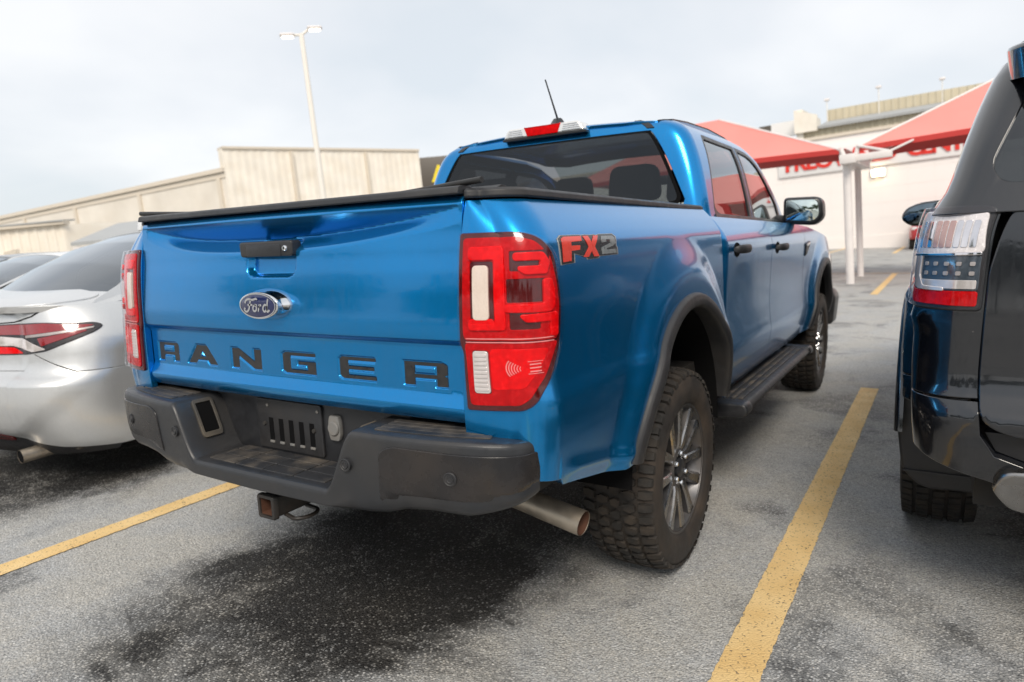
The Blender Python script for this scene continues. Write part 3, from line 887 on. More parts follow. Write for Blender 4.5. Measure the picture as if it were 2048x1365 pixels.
def tonn(x, y):
    z = 1.366 - (y + 1.06) * .014 + .012 * np.exp(-((y + .93) / .02) ** 2) - .004 * np.exp(-((y + .45) / .012) ** 2) - .004 * np.exp(-((y - .03) / .012) ** 2) + .003 * np.cos(x * 9)
    return np.stack([x, y, z], -1)
sheet('tonneau_cover', rounded([(-.745, -.978), (.745, -.978), (.745, .52), (-.745, .52)], .02), tonn, M['tonneau'], truck, cell=.025, depth=.012)
for sg in (1, -1):
    tube('cover_rail', [(sg*.30, -.975, 1.364), (sg*.52, -.99, 1.374), (sg*.735, -1.005, 1.386)], .008, M['hitch'], truck, 10)
box('bed_filler', (-.70, -.940, .72), (.70, .50, 1.33), M['dark'], truck)  # dark filler block added so the gaps round the tailgate read dark

# ---- tail lights
def flat_rect(a, b, c, d, r): return rounded([(a, c), (b, c), (b, d), (a, d)], r)
LO = [(.004, 1.256), (.165, 1.254), (.205, 1.242), (.245, 1.205), (.266, 1.14), (.276, 1.085), (.264, 1.005), (.222, .915), (.175, .856), (.145, .840), (.016, .837), (.014, .975), (.004, 1.000)]
def inset(poly, d):
    P = np.array(poly, float); out = []
    n = len(P)
    ar = sum(P[i][0]*P[(i+1) % n][1] - P[(i+1) % n][0]*P[i][1] for i in range(n))
    sg = 1 if ar > 0 else -1
    for i in range(n):
        a = P[i] - P[i-1]; b = P[(i+1) % n] - P[i]
        a /= np.linalg.norm(a); b /= np.linalg.norm(b)
        na = np.array([-a[1], a[0]]) * sg; nb = np.array([-b[1], b[0]]) * sg
        m = (na + nb); m /= max(1e-6, np.linalg.norm(m)); c = max(.35, m @ na)
        out.append(tuple(P[i] + m * d / c))
    return out
for side in (1, -1):
    F_ = box_fn(side); fl = side < 0
    OUT = rounded(LO, [.006, .02, .03, .03, .03, .03, .03, .03, .02, .02, .006, .008, .008])
    tl = sheet('tail_light', OUT, F_, M['lamp_dark'], truck, cell=.012, off=.008, depth=.014, flip=fl, e=.004)
    # main upper reflector frame, a C round the white insert, and the lower half
    up = rounded([(.016, 1.245), (.160, 1.243), (.196, 1.232), (.232, 1.200), (.252, 1.14), (.262, 1.085), (.252, 1.018), (.246, 1.006), (.020, 1.006), (.014, 1.02)], .010)
    sheet('lens', up, F_, M['lamp_red'], tl, cell=.012, off=.0105, depth=.006, flip=fl, holes=[flat_rect(.138, .232, 1.165, 1.214, .006), flat_rect(.130, .226, 1.093, 1.150, .006), flat_rect(.135, .205, 1.030, 1.075, .006), flat_rect(.034, .098, 1.046, 1.192, .008)], e=.0015)
    # brighter light guides
    sheet('light_guide', rounded([(.034, 1.222), (.126, 1.222), (.126, 1.032), (.034, 1.032), (.034, 1.043), (.101, 1.043), (.101, 1.196), (.034, 1.196)], .008), F_, M['lamp_bright'], tl, cell=.010, off=.0155, depth=.006, flip=fl, e=.0030)
    sheet('light_guide', rounded([(.150, 1.206), (.212, 1.206), (.226, 1.186), (.220, 1.160), (.172, 1.160), (.160, 1.170), (.160, 1.175), (.206, 1.175), (.208, 1.192), (.150, 1.192)], .006), F_, M['lamp_bright'], tl, cell=.010, off=.0155, depth=.006, flip=fl, e=.0030)
    sheet('light_guide', rounded([(.128, 1.088), (.214, 1.088), (.214, 1.145), (.232, 1.145), (.240, 1.120), (.240, 1.084), (.228, 1.072), (.128, 1.074)], .006), F_, M['lamp_bright'], tl, cell=.010, off=.0155, depth=.006, flip=fl, e=.0030)
    sheet('light_guide', rounded([(.160, 1.064), (.248, 1.066), (.246, 1.014), (.228, 1.014), (.228, 1.050), (.172, 1.050)], .006), F_, M['lamp_bright'], tl, cell=.010, off=.0155, depth=.006, flip=fl, e=.0030)
    sheet('position_lens', flat_rect(.046, .084, 1.056, 1.180, .009), F_, M['lamp_white'], tl, cell=.010, off=.0155, depth=.010, flip=fl, e=.002)
    sheet('lens_ledge', rounded([(.030, 1.040), (.100, 1.040), (.094, 1.056), (.036, 1.056)], .006), F_, M['lamp_bright'], tl, cell=.01, off=.0145, depth=.006, flip=fl, e=.0015)
    lo = rounded([(.018, .998), (.246, .998), (.240, .986), (.206, .920), (.166, .868), (.140, .852), (.026, .849), (.022, .96)], .010)
    sheet('lens', lo, F_, M['lamp_red'], tl, cell=.012, off=.011, depth=.006, flip=fl, e=.0015, holes=[flat_rect(.036, .080, .876, .983, .008)])
    sheet('lens', rounded([(.084, .985), (.220, .985), (.190, .930), (.158, .892), (.084, .888)], .010), F_, M['lamp_bright'], tl, cell=.012, off=.0125, depth=.003, flip=fl, e=.001)
    rv = sheet('reverse_lens', flat_rect(.040, .076, .880, .979, .007), F_, M['lamp_clear'], tl, cell=.010, off=.0125, depth=.006, flip=fl, e=.002)
    for k in range(9):
        z0 = .8855 + k * .0103
        sheet('lens_rib', flat_rect(.043, .073, z0, z0 + .0048, .001), F_, M['lamp_clear'], tl, cell=.01, off=.0150, depth=.002, flip=fl, e=.0008)
    sheet('outer_lens', inset(OUT, .003), F_, M['outer_lens'], tl, cell=.014, off=.0190, depth=.012, flip=fl, e=.003)
    # moulded lines
    for zz in (1.0015, 1.010):
        sheet('lens_line', [(.022, zz - .0009), (.235, zz - .0009), (.235, zz + .0009), (.022, zz + .0009)], F_, M['etch'], tl, cell=.02, off=.0125, depth=.001, flip=fl, e=.0004)
    # etched wedge-and-box mark
    for k in range(6):
        r0 = .012 + k * .006
        pts = [(.165 - r0 * math.cos(a), .940 + r0 * .75 * math.sin(a)) for a in np.linspace(-.62, .62, 9)]
        if side < 0: pts = pts
        L_, R_ = ribbon2d(pts, .0015 + .0002 * k)
        sheet('etched_arc', [tuple(p) for p in L_] + [tuple(p) for p in R_[::-1]], F_, M['etch'], tl, cell=.02, off=.0136, depth=.0006, flip=fl, e=.0002)
    for k in range(3):
        zz = .931 + k * .0085
        sheet('etched_bar', [(.174, zz), (.198, zz + .001), (.198, zz + .0038), (.174, zz + .0028)], F_, M['etch'], tl, cell=.02, off=.0136, depth=.0006, flip=fl, e=.0002)
    for k, fz in enumerate((.9265, .9555)):
        sheet('etched_bar', [(.170, fz), (.202, fz + .001), (.202, fz + .0022), (.170, fz + .0012)], F_, M['etch'], tl, cell=.02, off=.0136, depth=.0006, flip=fl, e=.0002)

# ---- decal on the box side: red F and X, grey 2, black shadow, silver edge
D0, D1, DZ0, DZ1 = -.925, -.560, 1.178, 1.246
def dmap(P): return [(s_of_y(D0 + p[0] * (D1 - D0)), DZ0 + p[1] * (DZ1 - DZ0)) for p in P]
for side in (1, -1):
    F_ = box_fn(side); fl = side < 0
    def dm(P):
        if side < 0: P = [(1 - p[0], p[1]) for p in P]
        return dmap(P)
    OUTER = [(.05, 1.0), (.36, 1.0), (.38, .98), (.44, 1.0), (.545, .98), (.62, 1.0), (.645, .97), (.70, 1.0), (.95, 1.0), (1.0, .88), (.98, .50), (1.0, .42), (1.0, .14), (.66, .13), (.64, .06), (.44, .05), (.42, .15), (.245, .30), (.245, -.02), (.03, -.06), (.0, .88)]
    d_ = sheet('decal', dm(OUTER), F_, M['decal_silver'], truck, cell=.012, off=.0010, depth=.0006, flip=fl, e=.0003)
    BLK = inset(OUTER, .018)
    sheet('decal_shadow', dm(BLK), F_, M['decal_black'], d_, cell=.012, off=.0020, depth=.0006, flip=fl, e=.0003)
    FF = [(.06, .10), (.03+.02, .86), (.09, .93), (.37, .93), (.36, .76), (.19, .74), (.188, .60), (.33, .60), (.32, .44), (.185, .42), (.18, .06), (.06, .04)]
    XX = [(.40, .93), (.49, .93), (.525, .68), (.585, .93), (.665, .93), (.575, .52), (.64, .14), (.55, .14), (.515, .36), (.455, .14), (.375, .16), (.47, .52)]
    TT = [(.70, .78), (.72, .90), (.92, .90), (.955, .82), (.955, .60), (.90, .50), (.78, .42), (.78, .36), (.96, .36), (.96, .20), (.69, .20), (.69, .46), (.86, .62), (.86, .76), (.79, .77), (.79, .68), (.70, .66)]
    sheet('decal_letter', dm(FF), F_, M['decal_red'], d_, cell=.012, off=.0032, depth=.0006, flip=fl, e=.0003)
    sheet('decal_letter', dm(XX), F_, M['decal_red'], d_, cell=.012, off=.0032, depth=.0006, flip=fl, e=.0003)
    sheet('decal_letter', dm(TT), F_, M['decal_grey'], d_, cell=.012, off=.0032, depth=.0006, flip=fl, e=.0003)

# ---- wheel flares
def flare(side, yc, zc, a, b, bodyx, t0, t1, name='wheel_flare'):
    prof = [(0.0, -.004), (.0, .003), (.04, .010), (.14, .017), (.5, .022), (.85, .020), (.97, .013), (1.0, .002), (.98, -.03), (.95, -.09)]
    def f(u, v):
        i = v
        k = np.interp(i, np.arange(len(prof)), [p[0] for p in prof]); d = np.interp(i, np.arange(len(prof)), [p[1] for p in prof])
        A = a * (1 - .115 * k); B = b * (1 - .090 * k)
        y = yc + A * np.cos(u); z = zc + B * np.sin(u)
        z = np.where(u < t0 + .02, z, z)
        x = bodyx(yc + a * np.cos(u), zc + b * np.sin(u)) + d
        return np.stack([side * x, y, z], -1)
    return gridsurf(name, f, np.linspace(t0, t1, 60), np.linspace(0, len(prof) - 1, (len(prof) - 1) * 3 + 1), M['plastic'], truck, flip=side < 0)
def box_x(y, z):
    return bx_prof(z) + wheel_bulge(y, z)
FT = math.asin(.105 / .575)
for side in (1, -1):
    flare(side, 0, .45, .54, .578, box_x, FT, math.pi - FT)
    # liner
    gridsurf('wheel_liner', lambda u, v, side=side: np.stack([side * (.885 - .30 * v), .475 * np.cos(u), .45 + .52 * np.sin(u)], -1), np.linspace(0, math.pi, 30), np.linspace(0, 1, 3), M['dark'], truck)

# ---- cab lower side: quarter, doors, sill, front fender share one section
cb_prof = pchip([.46, .50, .545, .60, .68, .715, .76, .86, 1.0, 1.10, 1.165, 1.195, 1.225, 1.26, 1.29, 1.31], [.80, .838, .862, .878, .893, .8955, .890, .884, .888, .893, .895, .891, .877, .852, .828, .806])
def cab_x(y, z):
    f = sstep(2.35, 2.75, y)
    X = cb_prof(z) - .05 * sstep(3.3, 4.2, y)
    return X + .9 * wheel_bulge(y, z + .03, 3.225) * f
def cab_fn(side):
    def f(y, z):
        y = np.asarray(y, float); z = np.asarray(z, float)
        # rounded rear corner of the cab
        c = np.clip((.60 - y) / .065, 0, 1)
        x = cab_x(y, z) - .065 * (1 - np.sqrt(np.clip(1 - c * c, 0, 1)))
        return np.stack([side * x, y, z], -1)
    return f
def sill(y): return .568 - .034 * (y - .6)
def belt(y): return 1.306 - .022 * (y - .6)
DGAP = .0035
for side in (1, -1):
    C_ = cab_fn(side); fl = side < 0
    sheet('cab_corner', [(.538, .54), (.600 - DGAP, .548), (.600 - DGAP, 1.306), (.538, 1.306)], C_, M['blue'], truck, cell=.02, flip=fl, depth=.03)
    for (y0, y1, hy) in ((.600, 1.475, .745), (1.475, 2.475, 1.615)):
        pl = rounded([(y0 + DGAP, sill(y0)), (y1 - DGAP, sill(y1)), (y1 - DGAP, belt(y1)), (y0 + DGAP, belt(y0))], [.03, .03, .002, .002])
        dr = sheet('door', pl, C_, M['blue'], truck, cell=.024, flip=fl, depth=.03, e=.003)
        hz = 1.160 - .02 * (hy - .7)
        # dished cup and pull handle
        sheet('handle_cup', [(hy + .055 * math.cos(t), hz - .004 + .032 * math.sin(t)) for t in np.linspace(0, 2*math.pi, 24)[:-1]], C_, M['dark'], dr, cell=.012, off=.0012, depth=.001, flip=fl, e=.0005)
        xh = float(cab_x(hy, hz))
        bm = bmesh.new(); secs = []
        for (dy, dx, hw_, hh) in ((-.098, .016, .006, .010), (-.090, .030, .010, .017), (-.05, .042, .011, .020), (0, .045, .011, .020), (.05, .042, .011, .019), (.085, .030, .010, .016), (.092, .014, .006, .010)):
            secs.append([bm.verts.new((side * (xh + dx + hw_ * math.cos(t)), hy + dy, hz + hh * math.sin(t))) for t in np.linspace(0, 2*math.pi, 13)[:-1]])
        for A, B in zip(secs[:-1], secs[1:]):
            for i in range(12): bm.faces.new((A[i], A[(i+1) % 12], B[(i+1) % 12], B[i]))
        bm.faces.new(secs[0]); bm.faces.new(secs[-1][::-1]); bmesh.ops.recalc_face_normals(bm, faces=bm.faces[:])
        bm_obj('door_handle', bm, M['plastic'], dr, 60)
    sheet('sill', [(.545, .500), (2.44, .452), (2.44, sill(2.44) - .006), (.545, sill(.545) - .006)], C_, M['blue'], truck, cell=.03, flip=fl, off=-.006, depth=.03)
    # front fender
    ar = [(y, z) for y, z in arch(3.225, .45, .50, .54, ARCH_T, math.pi - ARCH_T)]
    out = [(2.475 + DGAP, sill(2.475)), (2.475 + DGAP, 1.262), (2.75, 1.245), (3.4, 1.165), (3.85, 1.06), (4.02, .98), (4.05, .62), (3.90, .54)] + ar
    fd = sheet('front_fender', out, C_, M['blue'], truck, cell=.03, flip=fl, depth=.02)
    flare(side, 3.225, .45, .54, .565, cab_x, FT, math.pi - FT)
    gridsurf('wheel_liner', lambda u, v, side=side: np.stack([side * (.87 - .30 * v), 3.225 + .475 * np.cos(u), .45 + .50 * np.sin(u)], -1), np.linspace(0, math.pi, 30), np.linspace(0, 1, 3), M['dark'], truck)
    vt = sheet('fender_vent', rounded([(2.50, 1.055), (2.56, 1.07), (2.66, 1.135), (2.64, 1.15), (2.51, 1.135)], .012), C_, M['plastic_clean'], fd, cell=.03, flip=fl, off=.008, depth=.008)
    sheet('vent_bar', rounded([(2.515, 1.118), (2.63, 1.130), (2.63, 1.142), (2.515, 1.130)], .003), C_, M['chrome'], fd, cell=.03, flip=fl, off=.011, depth=.004)
    # inner blocker so that door gaps read dark
    bb = box('gap_blocker', (side*.60 if side > 0 else -.80, .56, .50), (.80 if side > 0 else -.60, 2.44, 1.24), M['dark'], truck)

# ---- greenhouse
XG = pchip([1.26, 1.30, 1.40, 1.55, 1.64, 1.69, 1.72, 1.745, 1.758], [.822, .806, .785, .748, .715, .688, .660, .618, .575])
YG = pchip([1.26, 1.30, 1.45, 1.62, 1.70, 1.735, 1.758], [.556, .560, .578, .606, .624, .642, .668])
RC = .075
def green_fn(side):
    def f(s, z):
        s = np.asarray(s, float); z = np.asarray(z, float)
        X = XG(z); Y = YG(z)
        La = .62; Lb = La + RC * math.pi / 2
        t = np.clip(s / La, -1.2, 1)
        xr = t * (X - RC); yr = Y + .03 * np.abs(t) ** 3
        a = np.clip((s - La) / (Lb - La), 0, 1) * math.pi / 2
        xc = X - RC + RC * np.sin(a); yc = Y + .03 + RC * (1 - np.cos(a))
        d = np.maximum(s - Lb, 0)
        ys = Y + .03 + RC + d - (Y - .56) * sstep(0, .6, d)
        xs = X - .045 * sstep(1.4, 2.6, ys) * 1.0
        x = np.where(s < La, xr, np.where(s < Lb, xc, xs)); y = np.where(s < La, yr, np.where(s < Lb, yc, ys))
        return np.stack([side * x, y, z], -1)
    return f
GB = .62 + RC * math.pi / 2
def gs(y): return GB + y - (.59 + RC)
G1 = green_fn(1)
RW = rounded([(-.598, 1.372), (.598, 1.372), (.535, 1.702), (-.535, 1.702)], [.05, .05, .02, .02])
sheet('rear_window', RW, G1, M['glass_rear'], truck, cell=.03, flip=False, off=-.002, depth=.004, e=.001)
sheet('rear_window_seal', rounded([(-.606, 1.365), (.606, 1.365), (.542, 1.708), (-.542, 1.708)], [.053, .053, .021, .021]), G1, M['dark'], truck, cell=.02, flip=False, off=-.001, depth=.006, holes=[inset(RW[::-1] if False else RW, .004)])
# rear cab panel below the glass and the header above it
sheet('cab_back', [(-.62, 1.26), (.62, 1.26), (.62, 1.40), (.605, 1.362), (-.605, 1.362), (-.62, 1.40)], G1, M['blue'], truck, cell=.03, flip=False, depth=.01)
for side in (1, -1):
    G_ = green_fn(side); fl = side < 0
    hole_r = rounded([(gs(.735), 1.345), (gs(.80), 1.318), (gs(1.372), 1.308), (gs(1.372), 1.664), (gs(.83), 1.672)], [.05, .06, .012, .012, .03])
    hole_f = rounded([(gs(1.470), 1.306), (gs(2.30), 1.290), (gs(2.26), 1.40), (gs(1.88), 1.618), (gs(1.70), 1.652), (gs(1.470), 1.662)], [.012, .01, .05, .10, .05, .012])
    # pillar and window frames in body colour, wrapping round to the rear glass
    out = [(.612, 1.26), (gs(2.52), 1.26), (gs(2.36), 1.40), (gs(1.98), 1.64), (gs(1.72), 1.712), (gs(1.5), 1.735), (gs(.74), 1.745), (.60, 1.745), (.552, 1.735), (.552, 1.705), (.618, 1.372)]
    frame_r = rounded([(gs(.712), 1.30), (gs(1.415), 1.298), (gs(1.415), 1.684), (gs(.81), 1.694)], [.06, .004, .004, .05])
    frame_f = rounded([(gs(1.425), 1.297), (gs(2.40), 1.275), (gs(2.30), 1.40), (gs(1.93), 1.635), (gs(1.71), 1.676), (gs(1.425), 1.684)], [.004, .01, .05, .10, .06, .004])
    sheet('cab_pillar', out, G_, M['blue'], truck, cell=.025, flip=fl, depth=.02, holes=[frame_r, frame_f], e=.003)
    sheet('window_frame', inset(frame_r, .003), G_, M['plastic_clean'], truck, cell=.03, flip=fl, off=.0, depth=.02, holes=[hole_r])
    sheet('window_frame', inset(frame_f, .003), G_, M['plastic_clean'], truck, cell=.03, flip=fl, off=.0, depth=.02, holes=[hole_f])
    sheet('side_window', inset(hole_r, -.003), G_, M['glass_side'], truck, cell=.04, flip=fl, off=-.006, depth=.004, e=.0005)
    sheet('side_window', inset(hole_f, -.003), G_, M['glass_side'], truck, cell=.04, flip=fl, off=-.006, depth=.004, e=.0005)
    sheet('belt_moulding', [(gs(.72), 1.2985), (gs(2.40), 1.272), (gs(2.40), 1.288), (gs(.72), 1.3145)], G_, M['plastic_clean'], truck, cell=.03, flip=fl, off=.006, depth=.012)
# roof
def roof_fn(x, y):
    t = np.abs(x) / .60
    z0 = np.interp(y, [.60, .66, .75, .95, 1.3, 1.6, 1.8, 2.0], [1.735, 1.768, 1.783, 1.795, 1.800, 1.787, 1.762, 1.722])
    z = z0 - .030 * t ** 2.2
    return np.stack([x, y, z], -1)
sheet('roof', rounded([(-.600, .725), (-.555, .678), (-.40, .650), (.40, .650), (.555, .678), (.600, .725), (.600, 1.70), (.50, 1.82), (-.50, 1.82), (-.600, 1.70)], .03), roof_fn, M['blue'], truck, cell=.03, depth=.03)
hdr = sheet('roof_header', [(-.552, 1.7045), (.552, 1.7045), (.552, 1.757), (-.552, 1.757)], G1, M['blue'], truck, cell=.02, flip=False, depth=.012)
for side in (1, -1):
    G_ = green_fn(side)
    sheet('roof_moulding', [(.540, 1.7135), (.574, 1.7135), (.578, 1.757), (.544, 1.757)], G_, M['plastic_clean'], truck, cell=.02, flip=side < 0, off=.0035, depth=.006, e=.001)
    sheet('roof_moulding', [(side*.556, .678), (side*.602, .728), (side*.602, 1.70), (side*.556, 1.78)] if side > 0 else [(side*.602, .728), (side*.556, .678), (side*.556, 1.78), (side*.602, 1.70)], roof_fn, M['plastic_clean'], truck, cell=.03, off=.0035, depth=.006, e=.001)
# third brake light
cl = prism('high_brake_light', rounded([(-.225, 1.738), (.225, 1.738), (.195, 1.784), (-.195, 1.784)], .012), 'y', .600, .70, M['lamp_clear'], truck, bevel=.006, seg=3)
prism('brake_lens', rounded([(-.085, 1.7395), (.085, 1.7395), (.102, 1.783), (-.102, 1.783)], .004), 'y', .596, .66, M['lamp_bright'], cl, bevel=.004)
prism('light_base', rounded([(-.232, 1.728), (.232, 1.728), (.232, 1.7385), (-.232, 1.7385)], .003), 'y', .604, .66, M['plastic_clean'], cl, bevel=.002)
for sx in (-1, 1):
    for k in range(4):
        z0_ = 1.7455 + k * .0085; xa = .108 + k * .003; xb = .205 - k * .005
        box('cargo_lens_rib', (min(sx*xa, sx*xb), .5985, z0_), (max(sx*xa, sx*xb), .62, z0_ + .0045), M['chrome'], cl, bevel=.001)
# antenna
at = prism('antenna_base', rounded([(.70, 1.79), (.84, 1.79), (.82, 1.806), (.775, 1.835), (.757, 1.838)], .008), 'x', -.022, .022, M['plastic_clean'], truck, bevel=.007, seg=3)
tube('antenna_mast', [(0, .765, 1.828), (0, .70, 1.925), (0, .648, 2.003)], [.0055, .004, .0035], M['plastic_clean'], at, 8)
# windscreen, bonnet, grille, front end
def ws_fn(x, v):
    y = np.interp(v, [0, 1], [2.72, 1.80]) - .14 * (np.abs(x) / .7) ** 2; z = np.interp(v, [0, .5, 1], [1.235, 1.50, 1.735])
    return np.stack([x, y, z - .02 * (np.abs(x)/.7)**2], -1)
sheet('windscreen', [(-.70, 0), (.70, 0), (.55, 1), (-.55, 1)], ws_fn, M['glass_front'], truck, cell=.08, flip=True, depth=.004, e=.001)
def hood_fn(x, y):
    z = np.interp(y, [2.6, 2.8, 3.3, 3.8, 4.05], [1.25, 1.252, 1.222, 1.145, 1.06]) - .05 * (np.abs(x) / .8) ** 3 + .012 * sstep(.40, .46, np.abs(x)) * sstep(.62, .5, np.abs(x))
    return np.stack([x, y, z], -1)
sheet('bonnet', rounded([(-.80, 2.62), (.80, 2.62), (.80, 3.5), (.72, 4.0), (-.72, 4.0), (-.80, 3.5)], .05), hood_fn, M['blue'], truck, cell=.05, depth=.03)
gr = prism('grille', rounded([(-.62, .72), (.62, .72), (.66, .98), (.60, 1.02), (-.60, 1.02), (-.66, .98)], .03), 'y', 4.00, 4.07, M['plastic_clean'], truck, bevel=.01)
for k in range(2): box('grille_bar', (-.60, 4.06, .80 + k*.11), (.60, 4.085, .845 + k*.11), M['chrome'], gr, bevel=.006)
for side in (1, -1):
    prism('headlight', rounded([(side*.64, .84), (side*.87, .87), (side*.85, 1.02), (side*.64, 1.01)], .02), 'y', 3.92, 4.04, M['lamp_clear'], truck, bevel=.012)
prism('front_bumper', rounded([(-.90, .42), (.90, .42), (.92, .66), (.88, .72), (-.88, .72), (-.92, .66)], .04), 'y', 3.86, 4.12, M['bumper'], truck, bevel=.03, seg=3)
# cabin interior
inter = prism('cabin_floor', [(.62, .60), (2.6, .60), (2.6, .75), (.62, .75)], 'x', -.62, .62, M['interior'], truck)
box('dashboard', (-.66, 2.25, .95), (.66, 2.62, 1.20), M['interior'], truck, bevel=.05)
box('rear_wall_trim', (-.60, .60, .75), (.60, .66, 1.36), M['interior'], truck, bevel=.02)
def headrest(x, y, z, w=.25, h=.19):
    hr = prism('headrest', rounded([(x - w/2, z), (x + w/2, z), (x + w*.44, z + h), (x - w*.44, z + h)], .05), 'y', y, y + .10, M['seat'], truck, bevel=.03, seg=3)
    for sx in (-.05, .05): tube('headrest_post', [(x + sx, y + .05, z - .10), (x + sx, y + .05, z + .03)], .006, M['chrome'], hr, 8)
for x in (-.40, .40):
    headrest(x, .73, 1.40, .26, .17)
    headrest(x * .95, 1.62, 1.42, .27, .20)
    bx_ = prism('seat_back', rounded([(x - .25, .80), (x + .25, .80), (x + .22, 1.40), (x - .22, 1.40)], .06), 'y', 1.62, 1.74, M['seat'], truck, bevel=.04, seg=3)
headrest(0, .73, 1.36, .22, .12)
prism('rear_seat', rounded([(-.60, .75), (.60, .75), (.58, 1.36), (-.58, 1.36)], .05), 'y', .67, .80, M['seat'], truck, bevel=.04, seg=3)
tube('steering_wheel', [(-.36 + .19*math.cos(a), 2.10 + .05*math.sin(a), 1.14 + .18*math.sin(a)) for a in np.linspace(0, 2*math.pi, 25)], .016, M['plastic_clean'], truck, 8)
prism('inner_mirror', rounded([(-.12, 1.56), (.12, 1.56), (.12, 1.62), (-.12, 1.62)], .02), 'y', 2.05, 2.08, M['plastic_clean'], truck, bevel=.01)
# door mirrors
for side in (1, -1):
    mp_ = rounded([(side*.80, 1.268), (side*.985, 1.252), (side*1.035, 1.30), (side*1.028, 1.395), (side*1.00, 1.428), (side*.80, 1.432)], [.03, .05, .04, .04, .04, .03])
    mi = prism('door_mirror', mp_, 'y', 2.24, 2.38, M['plastic_clean'], truck, bevel=.022, seg=3)
    gp = rounded([(side*.818, 1.292), (side*.975, 1.278), (side*1.012, 1.31), (side*1.006, 1.385), (side*.985, 1.410), (side*.818, 1.414)], [.02, .04, .03, .03, .03, .02])
    prism('mirror_glass', gp, 'y', 2.236, 2.25, M['mirror'], mi, bevel=.001)
    prism('mirror_arm', rounded([(side*.74, 1.245), (side*.84, 1.262), (side*.84, 1.32), (side*.74, 1.33)], .01), 'y', 2.27, 2.36, M['plastic_clean'], mi, bevel=.008)
# running boards
for side in (1, -1):
    rb = prism('running_board', rounded([(side*.79, .505 - .075), (side*.955, .505 - .075), (side*.975, .512 - .06), (side*.955, .520 - .045), (side*.80, .520 - .045)], .012), 'y', .62, 2.36, M['plastic'], truck, bevel=.008, seg=3)
    for k in range(3):
        box('tread_strip', (side*(.845 + k*.035) - .010, .74, .4748), (side*(.845 + k*.035) + .010, 2.26, .4800), M['pad'], rb, bevel=.002)
    for y in (.66, 2.32):
        prism('end_cap', rounded([(side*.785, .412), (side*.965, .422), (side*.982, .448), (side*.965, .482), (side*.79, .482)], .015), 'y', y - .05, y + .05, M['plastic_clean'], rb, bevel=.010, seg=3)
    for y in (.95, 2.0):
        box('bracket', (side*.70 - .08, y - .03, .42), (side*.70 + .12, y + .03, .46), M['under'], rb)
# underbody
box('frame_rail', (-.52, -.90, .50), (-.40, 3.9, .60), M['under'], truck, bevel=.01)
box('frame_rail', (.40, -.90, .50), (.52, 3.9, .60), M['under'], truck, bevel=.01)
box('floor_pan', (-.80, -.98, .58), (.80, 3.9, .70), M['under'], truck)
tube('rear_axle', [(-.74, 0, .385), (-.15, 0, .385), (0, 0, .385), (.15, 0, .385), (.74, 0, .385)], [.05, .05, .16, .05, .05], M['under'], truck, 14)
tube('front_axle', [(-.74, 3.225, .385), (.74, 3.225, .385)], .05, M['under'], truck, 10)
for side in (1, -1):
    tube('leaf_spring', [(side*.56, -.62, .56), (side*.57, -.3, .46), (side*.57, 0, .43), (side*.57, .35, .46), (side*.56, .68, .54)], .03, M['under'], truck, 6)
    tube('shock_absorber', [(side*.62, -.05, .40), (side*.55, .22, .72)], .032, M['under'], truck, 10)
tube('spare_wheel', [(0, -.62, .44), (0, -.62, .60)], .30, M['rubber'], truck, 28)
tube('muffler', [(.25, .70, .50), (.25, 1.5, .48)], .10, M['steel'], truck, 16)
ex_pts = [(.30, .2, .52), (.30, -.30, .52), (.42, -.60, .47), (.58, -.665, .445), (.812, -.672, .4035)]
ep = tube('exhaust_pipe', ex_pts, [.03, .03, .032, .037, .0385], M['steel'], truck, 24, cap=False)
tube('pipe_bore', [(.70, -.669, .423), (.8105, -.672, .4038)], .0362, M['rust'], ep, 24, cap=False)
# wheels
for (y, s_) in ((0, 1), (0, -1), (3.225, 1), (3.225, -1)):
    make_wheel(truck, (s_ * .780, y, WZ), s_)

# ---- rear bumper
M['pocket'] = pbr('dusty_frame', (.06, .055, .048), .6, dirt=(.2, .16, .11), dirt_amt=.5)
PB = [(0, -1.184), (.30, -1.180), (.50, -1.170), (.64, -1.154), (.73, -1.135), (.795, -1.110), (.838, -1.078), (.858, -1.048), (.866, -1.020), (.868, -1.005)]
pbx = np.array([p[0] for p in PB]); pby = np.array([p[1] for p in PB])
pbs = np.concatenate([[0], np.cumsum(np.hypot(np.diff(pbx), np.diff(pby)))])
fx = pchip(pbs, pbx); fy = pchip(pbs, pby); SMAX = pbs[-1]
def plan(s):
    a = np.abs(s); h = 1e-3
    x = fx(a); y = fy(a); tx = fx(a + h) - fx(a - h); ty = fy(a + h) - fy(a - h); L = np.hypot(tx, ty) + 1e-12
    nx, ny = -ty / L, tx / L                  # inward normal
    sg = np.where(s < 0, -1., 1.)
    return sg * x, y, sg * nx, ny
def b_top(s):
    return .598 + .172 * sstep(.290, .405, np.abs(s)) - .010 * sstep(.72, 1.0, np.abs(s))
def b_bot(s):
    a = np.abs(s)
    return np.interp(a, [0, .36, .44, .50, .56, .64, .74, .90, 1.05], [.545, .548, .552, .560, .578, .584, .580, .612, .640])
def bump_rear(s, z, off=0.):
    x, y, nx, ny = plan(s)
    k = np.clip((b_top(s) - z) / .2, 0, 1)
    d = .010 * k * k - off + .03 * sstep(b_bot(s) + .045, b_bot(s), z)
    return np.stack([x + nx * d, y + ny * d, z], -1)
VS = [0, 1, 2, 3, 4, 5, 6, 7, 8, 9, 10, 11, 12]
